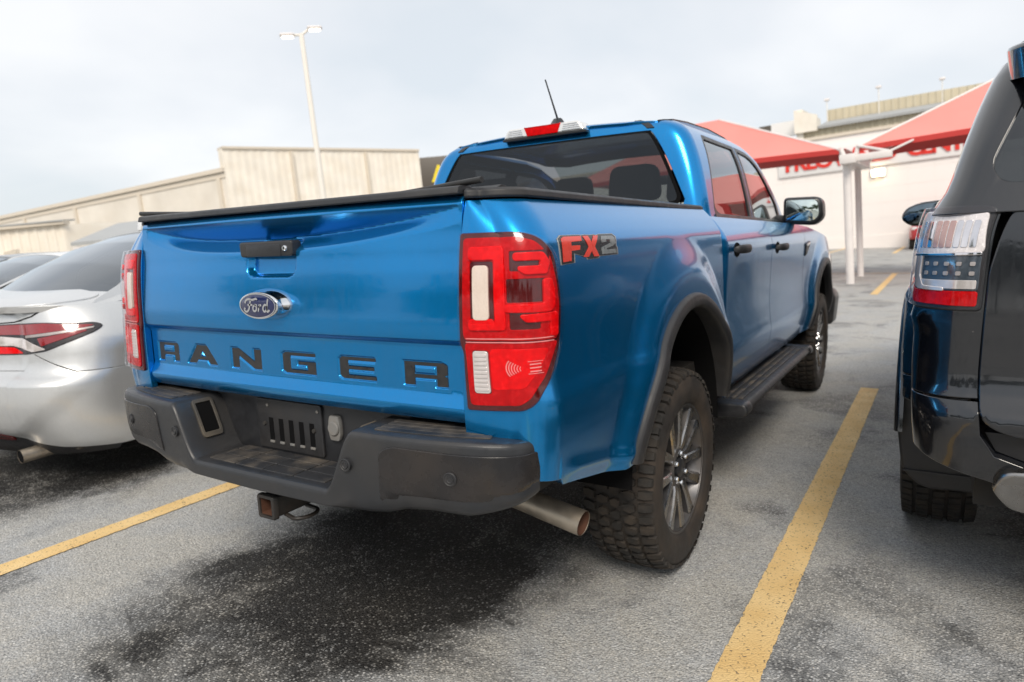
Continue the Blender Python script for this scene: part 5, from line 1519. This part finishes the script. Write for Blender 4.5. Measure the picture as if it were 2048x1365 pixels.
# ================================================================== other vehicles
def car_section(side, W0, rr, rf, Wf, Yr, Yf, bow=.05, extra=None, taper=0.):
    """body surface: s runs from the middle of the tail round the corner, along the side and round the nose"""
    La = W0 - rr; Lb = La + rr * math.pi / 2
    L0 = float(Yf(np.array([.6]))[0] - Yr(np.array([.6]))[0]) - rr - rf - bow * 2
    Lc = Lb + L0; Ld = Lc + rf * math.pi / 2; Le = Ld + W0 - rf
    def f(s, z):
        s = np.asarray(s, float); z = np.asarray(z, float)
        W = Wf(z); yr = Yr(z); yf = Yf(z)
        t = np.clip(s / La, -1, 1); x1 = t * (W - rr); y1 = yr + bow * t ** 2
        a = np.clip((s - La) / (Lb - La), 0, 1) * math.pi / 2
        x2 = W - rr + rr * np.sin(a); y2 = yr + bow + rr * (1 - np.cos(a))
        v = np.clip((s - Lb) / L0, 0, 1)
        x3 = W * np.ones_like(s); ya = yr + bow + rr; yb = yf - bow - rf
        y3 = ya + (yb - ya) * v
        b = np.clip((s - Lc) / (Ld - Lc), 0, 1) * math.pi / 2
        x4 = W - rf + rf * np.cos(b); y4 = yb + rf * np.sin(b)
        w = np.clip((s - Ld) / (Le - Ld), 0, 1); x5 = (1 - w) * (W - rf); y5 = yf - bow * (1 - w) ** 2
        x = np.select([s < La, s < Lb, s < Lc, s < Ld], [x1, x2, x3, x4], x5)
        y = np.select([s < La, s < Lb, s < Lc, s < Ld], [y1, y2, y3, y4], y5)
        if extra is not None:
            dx, dy = extra(s, z, x, y); x = x + dx; y = y + dy
        return np.stack([side * x, y, z], -1)
    def s_at(y):
        yr0 = float(Yr(np.array([.6]))[0]); yf0 = float(Yf(np.array([.6]))[0])
        ya = yr0 + bow + rr; yb = yf0 - bow - rf
        return Lb + (y - ya) / (yb - ya) * L0
    f.L = (La, Lb, Lc, Ld, Le); f.s_at = s_at
    return f

def side_arches(f, centers, a, b, zc, zlow):
    """lower boundary of the body, front to rear, with wheel openings"""
    out = []
    for yc in sorted(centers, reverse=True):
        t0 = math.asin(np.clip((zlow - zc) / b, -1, 1))
        for t in np.linspace(t0, math.pi - t0, 22):
            out.append((f.s_at(yc + a * math.cos(t)), zc + b * math.sin(t)))
    return out

M['lamp_wine'] = pbr('wine_lens', (.26, .010, .014), .14, coat=1., var=.12, scale=40)
# ------------------------------------------------------------------ sedans
def make_sedan(label, paint, loc, group=None, detail=True, glass='glass_sedan'):
    car = thing('sedan', label, 'car', loc, group=group)
    Wf = pchip([.18, .30, .45, .60, .74, .84, .92, .985, 1.03], [.83, .885, .912, .918, .915, .902, .872, .825, .77])
    Yr = pchip([.18, .24, .33, .42, .52, .60, .635, .665, .72, .80, .90, .97, 1.03], [-.93, -1.00, -1.045, -1.070, -1.085, -1.078, -1.062, -1.030, -1.010, -1.000, -.985, -.978, -.985])
    Yf = pchip([.18, .40, .60, .75, .9, 1.03], [3.68, 3.75, 3.74, 3.66, 3.4, 3.1])
    def sculpt(s, z, x, y):
        a = np.abs(s)
        # side fold on the haunch, corner scallop on the bumper
        k = .012 * np.exp(-((z - .80) / .05) ** 2) * sstep(.8, 1.3, a)
        edge = .58 + .42 * np.clip((z - .30) / .30, 0, 1) - .25 * sstep(.55, .72, z)
        m = -.028 * (1 - sstep(edge - .08, edge + .07, a)) * sstep(.30, .36, z) * (1 - sstep(.60, .67, z))
        return k, m
    for side in (1, -1):
        f = car_section(side, .918, .34, .45, Wf, Yr, Yf, .10, sculpt)
        La, Lb, Lc, Ld, Le = f.L; fl = side < 0
        yb = .10
        lamp_lo = [(.36, .752), (.60, .758), (.74, .775), (.98, .862), (1.02, .888), (.985, .905), (.72, .918), (.36, .905)]
        seam = [(.665, .760), (.80, .700), (.90, .662), (f.s_at(-.36), .655)]
        # haunch / door side above the bumper
        top = 1.00
        ar = side_arches(f, (0, 2.825), .355, .37, .33, .30)
        k_front = [p for p in ar[:22]]; k_rear = [p for p in ar[22:]]
        rear_top = [p for p in k_rear if p[1] > .655]
        fr_low = [(Lc + .1, .30)]
        out = [(.02, top), (.02, .668), (.60, .676), (.668, .762)] + [(.80, .704), (.90, .667), (f.s_at(-.335), .660)]
        rear_arc = [(f.s_at(0 + .355 * math.cos(t)), .33 + .37 * math.sin(t)) for t in np.linspace(math.pi - 1.10, .0, 20)]
        out += rear_arc + [(f.s_at(.36), .235), (f.s_at(2.46), .235)]
        front_arc = [(f.s_at(2.825 + .355 * math.cos(t)), .33 + .37 * math.sin(t)) for t in np.linspace(math.pi, 0, 22)]
        out += front_arc + [(Lc + .05, .25), (Le - .01, .25), (Le - .01, .90), (Lc + .2, .93), (Lc - .3, top)]
        sheet('body_side', out, f, paint, car, cell=.045, flip=fl, depth=.02)
        bo = [(.0, .664), (.60, .671), (.662, .756), (.795, .698), (.897, .661), (f.s_at(-.335), .654)]
        bo += [(f.s_at(-.345), .58), (f.s_at(-.35), .42), (f.s_at(-.345), .24), (Lb - .05, .235), (.80, .262), (.62, .300), (.42, .345), (.0, .352)]
        rb = sheet('rear_bumper', bo, f, paint, car, cell=.022, flip=fl, depth=.02)
        sheet('lower_valance', [(.0, .348), (.42, .341), (.62, .296), (.80, .258), (Lb - .05, .232), (Lb - .1, .20), (.0, .19)], f, M['plastic'], rb, cell=.05, flip=fl, off=-.006, depth=.02)
        if detail:
            sheet('rear_reflector', rounded([(.20, .312), (.50, .298), (.50, .318), (.44, .334), (.20, .336)], .006), f, M['lamp_dark'], rb, cell=.03, flip=fl, off=.004, depth=.008)
            lamp = sheet('tail_lamp', rounded(lamp_lo, [.005, .02, .03, .05, .03, .05, .05, .005]), f, M['plastic_clean'], car, cell=.02, flip=fl, off=.004, depth=.01)
            sheet('lamp_lens', rounded([(.36, .858), (.62, .857), (.94, .884), (.975, .893), (.74, .913), (.36, .900)], .008), f, M['lamp_wine'], lamp, cell=.02, flip=fl, off=.007, depth=.004)
            sheet('lamp_lens', rounded([(.72, .800), (.94, .866), (.93, .872), (.70, .838)], .004), f, M['lamp_wine'], lamp, cell=.02, flip=fl, off=.008, depth=.004)
            sheet('lamp_strip', rounded([(.62, .842), (.76, .853), (.97, .878), (.975, .884), (.62, .852)], .002), f, M['decal_silver'], lamp, cell=.02, flip=fl, off=.009, depth=.003)
            sheet('lamp_reflector', rounded([(.36, .800), (.52, .802), (.66, .772), (.74, .784), (.60, .836), (.36, .852)], .008), f, M['lamp_clear'], lamp, cell=.02, flip=fl, off=.007, depth=.004)
            sheet('outer_lens', inset(rounded(lamp_lo, [.005, .02, .03, .05, .03, .05, .05, .005]), .004), f, M['outer_lens'], lamp, cell=.03, flip=fl, off=.014, depth=.008, e=.002)
            sheet('lamp_lens', rounded([(.36, .758), (.58, .763), (.53, .790), (.36, .797)], .006), f, M['lamp_bright'], lamp, cell=.02, flip=fl, off=.008, depth=.004)
            ep_ = tube('exhaust_tip', [(side*.56, -.985, .224), (side*.56, -.80, .232)], .036, M['steel'], car, 20, cap=False)
            tube('tip_bore', [(side*.56, -.983, .224), (side*.56, -.86, .229)], .033, M['dark'], ep_, 20)
            gp = [(.36, .912), (.54, .922), (.68, .950), (.745, .975), (.765, .998)]
            L_, R_ = ribbon2d(gp, .005)
            sheet('boot_gap', [tuple(p) for p in R_] + [tuple(p) for p in L_[::-1]], f, M['dark'], car, cell=.03, flip=fl, off=.0022, depth=.001, e=.0003)
        bx2 = box('wheel_housing', (side*.50 - .02 if side < 0 else .48, -.40, .20), (-.48 if side < 0 else .52, .40, .72), M['dark'], car)
        # sides of the cabin
        XG_ = pchip([.94, 1.0, 1.15, 1.30, 1.38, 1.42, 1.44], [.83, .815, .745, .665, .60, .53, .44])
        def gfn(y, z, side=side):
            x = XG_(z) - .05 * sstep(.5, -.7, y) - .08 * sstep(1.6, 2.6, y)
            return np.stack([side * x, y, z], -1)
        pil = [(-.66, .975), (2.55, .975), (2.25, 1.06), (1.55, 1.37), (1.25, 1.418), (.55, 1.422), (.25, 1.385), (-.22, 1.20), (-.60, 1.02)]
        wi_ = rounded([(.02, 1.03), (2.15, 1.01), (1.50, 1.34), (1.22, 1.375), (.55, 1.378), (.30, 1.33), (.02, 1.16)], .04)
        sheet('cabin_side', pil, gfn, paint, car, cell=.06, flip=fl, depth=.02, holes=[wi_])
        sheet('side_window', inset(wi_, -.004), gfn, M[glass], car, cell=.1, flip=fl, off=-.008, depth=.004, e=.001)
        sheet('window_trim', wi_, gfn, M['chrome'], car, cell=.06, flip=fl, off=.004, depth=.006, holes=[inset(wi_, .018)])
        prism('door_mirror', rounded([(side*.90, .98), (side*1.06, .98), (side*1.08, 1.06), (side*1.05, 1.10), (side*.92, 1.10)], .03), 'y', 1.95, 2.09, paint, car, bevel=.03, seg=3)
    # boot lid, deck, rear glass, roof, bonnet, windscreen
    def deck(x, y):
        z = np.interp(y, [-.995, -.97, -.93, -.85, -.75, -.62, -.45], [.990, 1.008, 1.024, 1.040, 1.052, 1.066, 1.10]) - .055 * (np.abs(x) / .8) ** 3
        return np.stack([x, y, z], -1)
    bl = sheet('boot_lid', rounded([(-.42, -.965), (.42, -.965), (.58, -.905), (.67, -.80), (.71, -.66), (.71, -.55), (-.71, -.55), (-.71, -.66), (-.67, -.80), (-.58, -.905)], .05), deck, paint, car, cell=.03, depth=.02, e=.004)
    def deckside(x, y):
        p = deck(x, y); p[:, 2] -= .004; return p
    sheet('boot_surround', rounded([(-.44, -.958), (.44, -.958), (.62, -.885), (.73, -.775), (.785, -.64), (.80, -.40), (-.80, -.40), (-.785, -.64), (-.73, -.775), (-.62, -.885)], .08), lambda x, y: np.stack([x, y, deck(x, y)[:, 2] - .006 - .05 * sstep(.72, .86, np.abs(x))], -1), paint, car, cell=.04, depth=.03)
    fl_ = car_section(1, .918, .34, .45, Wf, Yr, Yf, .10, None)
    sheet('boot_face', [(-.36, .68), (.36, .68), (.36, .995), (-.36, .995)], fl_, paint, bl, cell=.04, off=.003, depth=.01)
    if detail:
        sheet('boot_garnish', rounded([(-.34, .868), (.34, .868), (.34, .905), (-.34, .905)], .006), fl_, M['lamp_dark'], bl, cell=.05, off=.006, depth=.005)
    def rglass(x, v):
        y = np.interp(v, [0, 1], [-.66, .18]) + .10 * (np.abs(x) / .7) ** 2 * (1 - v); z = np.interp(v, [0, .35, .7, 1], [1.058, 1.215, 1.335, 1.405]) - .05 * (np.abs(x) / .7) ** 2
        return np.stack([x, y, z], -1)
    sheet('rear_window', rounded([(-.70, 0), (.70, 0), (.55, 1), (-.55, 1)], .05), rglass, M[glass], car, cell=.05, depth=.004, e=.001)
    sheet('rear_window_frame', rounded([(-.755, -.03), (.755, -.03), (.63, 1.04), (-.63, 1.04)], .05), lambda x, v: rglass(x, v) - np.array([0, 0, .006]), paint, car, cell=.05, depth=.01, holes=[rounded([(-.68, .02), (.68, .02), (.54, .98), (-.54, .98)], .05)])
    def roof_(x, y):
        z = np.interp(y, [.05, .20, .6, 1.0, 1.4, 1.65], [1.385, 1.412, 1.438, 1.442, 1.43, 1.39]) - .045 * (np.abs(x) / .6) ** 2.4
        return np.stack([x, y, z], -1)
    sheet('roof', rounded([(-.60, .16), (.60, .16), (.60, 1.50), (.50, 1.64), (-.50, 1.64), (-.60, 1.50)], .04), roof_, paint, car, cell=.05, depth=.02)
    sheet('windscreen', [(-.72, 0), (.72, 0), (.54, 1), (-.54, 1)], lambda x, v: np.stack([x, np.interp(v, [0, 1], [2.55, 1.62]) - .15 * (x/.7)**2, np.interp(v, [0, 1], [1.0, 1.40]) - .02 * (x/.7)**2], -1), M['glass_front'], car, cell=.1, flip=True, depth=.004, e=.001)
    sheet('bonnet', rounded([(-.80, 2.4), (.80, 2.4), (.70, 3.45), (-.70, 3.45)], .1), lambda x, y: np.stack([x, y, np.interp(y, [2.4, 3.0, 3.5], [1.01, .965, .86]) - .08 * (np.abs(x)/.8)**3], -1), paint, car, cell=.08, depth=.03)
    if detail:
        prism('antenna_fin', [(.10, 1.405), (.33, 1.435), (.33, 1.440), (.20, 1.465), (.135, 1.492), (.115, 1.492)], 'x', -.022, .022, M['white_paint'], car, bevel=.008, seg=3)
    box('floor_pan', (-.78, -.80, .24), (.78, 3.4, .40), M['under'], car)
    box('cabin_trim', (-.70, -.3, .60), (.70, 2.3, .98), M['interior'], car, bevel=.05)
    for x in (-.38, .38):
        prism('seat', rounded([(x - .24, .60), (x + .24, .60), (x + .2, 1.20), (x - .2, 1.20)], .08), 'y', 1.0, 1.15, M['seat'], car, bevel=.05)
    for (y, s_) in ((0, 1), (0, -1), (2.825, 1), (2.825, -1)):
        make_wheel(car, (s_ * .795, y, .333), s_, .333, .215, .228, 'sedan', far=not detail or y > 1 or s_ < 0)
    return car
make_sedan('silver sedan with dark red wedge tail lamps left of the pickup', M['silver'], (-2.93, .115, 0))
make_sedan('white car at the left edge, beyond the silver sedan', M['white_paint'], (-5.62, .55, 0), detail=False).scale = (1, 1, .92)
make_sedan('dark grey car farthest left, only its roofline showing', car_paint('graphite_paint', (.06, .065, .07), .5, .3, specks=False), (-8.4, 1.2, 0), detail=False).scale = (1, 1, .93)

# ------------------------------------------------------------------ black off-road wagon
def make_suv(label, paint, loc, detail=True, rotz=0.):
    car = thing('suv', label, 'car', loc, rotz)
    Wf = pchip([.42, .55, .70, .82, .95, 1.05, 1.18, 1.28, 1.33], [.84, .875, .888, .893, .890, .886, .878, .855, .820])
    Yr = pchip([.42, .50, .60, .68, .715, .74, .78, .84, .95, 1.10, 1.25, 1.33], [-1.08, -1.12, -1.150, -1.165, -1.165, -1.145, -1.125, -1.118, -1.118, -1.110, -1.095, -1.080])
    Yf = pchip([.42, .6, .9, 1.1, 1.33], [3.60, 3.70, 3.68, 3.55, 3.2])
    def flare_(s, z, x, y):
        q = np.sqrt((y / .62) ** 2 + ((z - .45) / .62) ** 2); q2 = np.sqrt(((y - 2.79) / .62) ** 2 + ((z - .45) / .62) ** 2)
        side_ = sstep(.80, .86, np.abs(x))
        k = .045 * (1 - sstep(.92, 1.04, q)) + .045 * (1 - sstep(.92, 1.04, q2)) + .012 * np.exp(-((z - .97) / .03) ** 2) * (np.abs(y) < 9)
        return k * side_, 0 * k
    # lowers
    for side in (1, -1):
        f = car_section(side, .89, .15, .30, Wf, Yr, Yf, .035, flare_)
        La, Lb, Lc, Ld, Le = f.L; fl = side < 0
        g = .725                                    # edge of the tailgate
        ra = [(f.s_at(.47 * math.cos(t)), .42 + .50 * math.sin(t)) for t in np.linspace(math.pi - .55, .15, 24)]
        fa = [(f.s_at(2.79 + .47 * math.cos(t)), .42 + .50 * math.sin(t)) for t in np.linspace(math.pi - .15, .15, 24)]
        body = [(g + .004, 1.33), (g + .004, .76), (Lb - .02, .752), (f.s_at(-.40), .70)] + ra + [(f.s_at(.50), .44), (f.s_at(2.28), .44)] + fa + [(Lc + .1, .50), (Le - .02, .50), (Le - .02, 1.10), (Lc, 1.16), (f.s_at(2.3), 1.22), (f.s_at(1.9), 1.33)]
        sheet('body_side', body, f, paint, car, cell=.03, flip=fl, depth=.03, e=.004)
        bo = [(.0, .555), (g - .16, .556), (g - .03, .60), (g + .002, .66), (g + .004, .748), (Lb - .02, .742), (f.s_at(-.41), .69), (f.s_at(-.47), .655), (f.s_at(-.52), .63), (Lb - .06, .580), (g - .02, .525), (g - .2, .48), (.0, .455)]
        rb = sheet('rear_bumper', bo, f, paint, car, cell=.025, flip=fl, depth=.03, e=.004)
        sheet('bumper_step', [(.0, .66), (g - .07, .66), (g - .012, .66), (g - .035, .606), (g - .165, .562), (.0, .561)], f, M['plastic'], rb, cell=.04, flip=fl, off=-.03, depth=.03)
        sheet('bumper_guard', rounded([(.0, .448), (g - .06, .470), (g - .03, .520), (g - .06, .565), (g - .14, .575), (.0, .552)], .02), f, M['alloy'], rb, cell=.03, flip=fl, off=.030, depth=.04, e=.012)
        # tail lamp in three tiers
        lm = sheet('tail_lamp', rounded([(g + .012, 1.000), (Lb - .03, 1.000), (f.s_at(-.80), 1.06), (f.s_at(-.80), 1.16), (f.s_at(-.82), 1.24), (Lb, 1.275), (g + .012, 1.275)], [.01, .03, .03, .02, .03, .03, .02]), f, M['plastic_clean'], car, cell=.02, flip=fl, off=.006, depth=.02, e=.005)
        sheet('upper_lens', rounded([(g + .020, 1.155), (Lb - .005, 1.150), (f.s_at(-.83), 1.165), (f.s_at(-.85), 1.235), (Lb - .03, 1.262), (g + .030, 1.262)], .014), f, M['lamp_milk'], lm, cell=.02, flip=fl, off=.013, depth=.012, e=.006)
        for k in range(9):
            u_ = g + .036 + k * .0185
            sheet('lens_rib', rounded([(u_, 1.168), (u_ + .013, 1.168), (u_ + .013, 1.238), (u_, 1.238)], .003), f, M['rosy'] if k in (3, 4, 5, 7) else M['chrome'], lm, cell=.03, flip=fl, off=.0148, depth=.002, e=.001)
        sheet('lens_edge', rounded([(g + .022, 1.148), (Lb - .004, 1.144), (Lb - .004, 1.1485), (g + .022, 1.1525)], .001), f, M['chrome'], lm, cell=.03, flip=fl, off=.0155, depth=.01, e=.002)
        sheet('lamp_bracket', rounded([(Lb - .070, 1.144), (Lb - .035, 1.144), (Lb - .030, 1.085), (Lb - .060, 1.052), (g + .10, 1.050), (g + .10, 1.057), (Lb - .085, 1.060), (Lb - .066, 1.090)], .006), f, M['lamp_clear'], lm, cell=.02, flip=fl, off=.014, depth=.006)
        sheet('smoked_lens', rounded([(g + .022, 1.052), (Lb - .035, 1.052), (f.s_at(-.86), 1.09), (f.s_at(-.86), 1.145), (g + .022, 1.145)], .008), f, M['smoke'], lm, cell=.02, flip=fl, off=.010, depth=.004)
        for r_ in range(2):
            for c_ in range(5):
                u0 = g + .032 + c_ * .030; z_ = 1.092 + r_ * .026
                sheet('led', rounded([(u0, z_), (u0 + .011, z_), (u0 + .011, z_ + .010), (u0, z_ + .010)], .003), f, M['decal_silver'], lm, cell=.03, flip=fl, off=.0125, depth=.002, e=.0006)
        sheet('lens_band', rounded([(g + .026, 1.056), (Lb - .04, 1.056), (Lb - .03, 1.078), (g + .026, 1.078)], .004), f, M['lamp_clear'], lm, cell=.03, flip=fl, off=.0125, depth=.003, e=.001)
        sheet('lower_lens', rounded([(g + .022, 1.010), (Lb - .04, 1.012), (f.s_at(-.87), 1.06), (f.s_at(-.885), 1.072), (Lb - .035, 1.047), (g + .022, 1.047)], .006), f, M['lamp_red'], lm, cell=.02, flip=fl, off=.011, depth=.006)
        sheet('outer_lens', rounded([(g + .016, 1.004), (Lb - .03, 1.004), (f.s_at(-.805), 1.06), (f.s_at(-.805), 1.16), (f.s_at(-.825), 1.236), (Lb, 1.271), (g + .016, 1.271)], [.01, .03, .03, .02, .03, .03, .02]), f, M['outer_lens'], lm, cell=.02, flip=fl, off=.0215, depth=.012, e=.004)
        # arch trim
        def trim(u, v, side=side):
            k = np.interp(v, [0, .2, .5, .8, 1, 1.3], [0, .0, .5, 1, 1, .95]); d = np.interp(v, [0, .2, .5, .8, 1, 1.3], [.0, .020, .030, .022, 0, -.08])
            A = .53 - .06 * k; B = .56 - .055 * k
            return np.stack([side * (.925 + d), A * np.cos(u), .42 + B * np.sin(u)], -1)
        gridsurf('arch_trim', trim, np.linspace(.05, math.pi - .12, 44), np.linspace(0, 1.3, 14), paint, car, flip=side < 0)
        gridsurf('wheel_liner', lambda u, v, side=side: np.stack([side * (.90 - .34 * v), .46 * np.cos(u), .42 + .49 * np.sin(u)], -1), np.linspace(0, math.pi, 24), np.linspace(0, 1, 3), M['dark'], car)
        gridsurf('wheel_liner', lambda u, v, side=side: np.stack([side * (.90 - .34 * v), 2.79 + .46 * np.cos(u), .42 + .49 * np.sin(u)], -1), np.linspace(0, math.pi, 24), np.linspace(0, 1, 3), M['dark'], car)
        # mud flap
        mf = [(side*.60, .275), (side*.86, .265), (side*.925, .33), (side*.955, .58), (side*.93, .66), (side*.60, .62)]
        prism('mud_flap', rounded(mf, [.04, .04, .03, .05, .04, .03]), 'y', -.475, -.435, M['plastic'], car, bevel=.012, seg=3)
        box('mud_flap_rib', (side*.62 - .0 if side > 0 else -.92, -.482, .328), (.92 if side > 0 else -.62, -.474, .334), M['plastic_clean'], car)
        # greenhouse
        XG_ = pchip([1.26, 1.32, 1.45, 1.60, 1.68, 1.72, 1.745], [.862, .828, .790, .742, .705, .660, .58])
        YG_ = pchip([1.26, 1.32, 1.45, 1.60, 1.70, 1.745], [-1.10, -1.080, -1.03, -.955, -.90, -.86])
        fg = car_section(side, .80, .11, .30, XG_, YG_, pchip([1.26, 1.745], [2.6, 1.7]), .03)
        Ga, Gb = fg.L[0], fg.L[1]
        qw = rounded([(fg.s_at(-.82), 1.345), (fg.s_at(-.10), 1.335), (fg.s_at(-.10), 1.66), (fg.s_at(-.62), 1.66)], .05)
        dw = rounded([(fg.s_at(.02), 1.335), (fg.s_at(1.95), 1.31), (fg.s_at(1.55), 1.60), (fg.s_at(1.30), 1.67), (fg.s_at(.02), 1.67)], .05)
        rwin = rounded([(-.01, 1.330), (.680, 1.335), (.722, 1.385), (.690, 1.66), (-.01, 1.66)], [0, .06, .06, .03, 0])
        sheet('cabin_side', [(.0, 1.262), (fg.s_at(2.3), 1.262), (fg.s_at(1.9), 1.45), (fg.s_at(1.5), 1.70), (.0, 1.735)], fg, paint, car, cell=.04, flip=fl, depth=.02, holes=[qw, dw, [(x + (.012 if x < .1 else 0), z) for x, z in rwin]], e=.003)
        sheet('side_window', inset(qw, -.004), fg, M['glass_suv'], car, cell=.08, flip=fl, off=-.006, depth=.004, e=.001)
        sheet('side_window', inset(dw, -.004), fg, M['glass_suv'], car, cell=.08, flip=fl, off=-.006, depth=.004, e=.001)
        sheet('rear_glass', rwin, fg, M['glass_suv'], car, cell=.06, flip=fl, off=-.004, depth=.004, e=.001)
        # tailgate skin
        tg = sheet('tailgate', rounded([(.0, .672), (g - .075, .672), (g - .006, .70), (g - .004, 1.10), (g - .03, 1.262), (.0, 1.262)], [0, .03, .05, .02, .02, 0]), f, paint, car, cell=.04, flip=fl, off=.006, depth=.03, e=.006)
        # spoiler cheek and mirror
        mi = prism('door_mirror', rounded([(side*.84, 1.235), (side*1.02, 1.215), (side*1.085, 1.27), (side*1.06, 1.335), (side*.98, 1.372), (side*.84, 1.385)], .04), 'y', 1.98, 2.10, paint, car, bevel=.02, seg=3)
        prism('mirror_glass', rounded([(side*.855, 1.25), (side*1.01, 1.232), (side*1.065, 1.275), (side*1.045, 1.328), (side*.975, 1.36), (side*.855, 1.37)], .035), 'y', 1.976, 1.99, M['mirror_dark'], mi, bevel=.001)
        tube('roof_rail', [(side*.62, -.55, 1.78), (side*.63, -.3, 1.815), (side*.63, 1.0, 1.815), (side*.62, 1.3, 1.775)], .018, M['plastic_clean'], car, 8)
    # joined pieces
    def sp(x, y):
        z = np.interp(y, [-1.10, -1.05, -.9, -.7], [1.700, 1.722, 1.745, 1.762]) - .035 * (np.abs(x) / .68) ** 3
        return np.stack([x, y, z], -1)
    spo = sheet('roof_spoiler', rounded([(-.62, -1.085), (.62, -1.085), (.70, -.95), (.66, -.70), (-.66, -.70), (-.70, -.95)], .07), sp, paint, car, cell=.05, depth=.075, e=.012)
    def roof_(x, y):
        z = np.interp(y, [-.8, -.5, .2, 1.0, 1.6], [1.752, 1.778, 1.80, 1.795, 1.74]) - .045 * (np.abs(x) / .66) ** 2.5
        return np.stack([x, y, z], -1)
    sheet('roof', rounded([(-.665, -.74), (.665, -.74), (.665, 1.40), (.55, 1.58), (-.55, 1.58), (-.665, 1.40)], .05), roof_, paint, car, cell=.06, depth=.03)
    sheet('windscreen', [(-.74, 0), (.74, 0), (.60, 1), (-.60, 1)], lambda x, v: np.stack([x, np.interp(v, [0, 1], [2.35, 1.56]) - .12 * (x/.7)**2, np.interp(v, [0, 1], [1.24, 1.735]) - .02 * (x/.7)**2], -1), M['glass_front'], car, cell=.1, flip=True, depth=.004, e=.001)
    sheet('bonnet', rounded([(-.80, 2.25), (.80, 2.25), (.78, 3.4), (-.78, 3.4)], .1), lambda x, y: np.stack([x, y, np.interp(y, [2.25, 3.0, 3.5], [1.25, 1.215, 1.12]) - .05 * (np.abs(x)/.8)**3], -1), paint, car, cell=.08, depth=.03)
    for side in (1, -1):
        prism('headlight', rounded([(side*.60, .90), (side*.84, .93), (side*.84, 1.07), (side*.60, 1.06)], .02), 'y', 3.44, 3.60, M['lamp_clear'], car, bevel=.01)
    box('grille', (-.56, 3.55, .75), (.56, 3.69, 1.03), M['plastic_clean'], car, bevel=.03)
    box('floor_pan', (-.72, -1.0, .42), (.72, 3.3, .66), M['under'], car)
    box('gate_blocker', (-.76, -1.02, .70), (.76, -.97, 1.325), M['dark'], car)  # unseen dark block added to stop light showing through the panel gaps
    box('cabin_trim', (-.70, -.95, .70), (.70, 2.0, 1.22), M['interior'], car, bevel=.05)
    tube('rear_axle', [(-.7, 0, .39), (-.12, 0, .39), (0, 0, .39), (.12, 0, .39), (.7, 0, .39)], [.045, .045, .14, .045, .045], M['under'], car, 12)
    for (y, s_) in ((0, 1), (0, -1), (2.79, 1), (2.79, -1)):
        make_wheel(car, (s_ * .802, y, .388), s_, .388, .262, .235, 'suv', far=(y > 1 or s_ > 0 or not detail))
    return car
M['lamp_milk'] = pbr('bright_clear_lens', (.84, .84, .84), .22, metal=.15, coat=1., var=.12, scale=120)
M['rosy'] = pbr('rosy_reflection', (.62, .42, .38), .25, metal=.5, coat=1.)  # red reflection painted onto some of the lens ribs
M['smoke'] = pbr('smoked_lens', (.055, .075, .095), .14, coat=1., var=.2, scale=60)
M['glass_suv'] = tinted_glass('privacy_glass', (.03, .032, .035), base=.04)
M['mirror_dark'] = pbr('dim_mirror', (.16, .20, .23), .04, metal=1., rvar=.02)
make_suv('black off-road wagon with clear and red tail lamp at the right edge', M['black_paint'], (2.50, .93, 0))
# ------------------------------------------------------------------ the far red car, nose towards us
make_suv('small red car parked far off by the white wall', M['red_paint'], (1.15, 38.2, -.0), detail=False, rotz=math.pi)
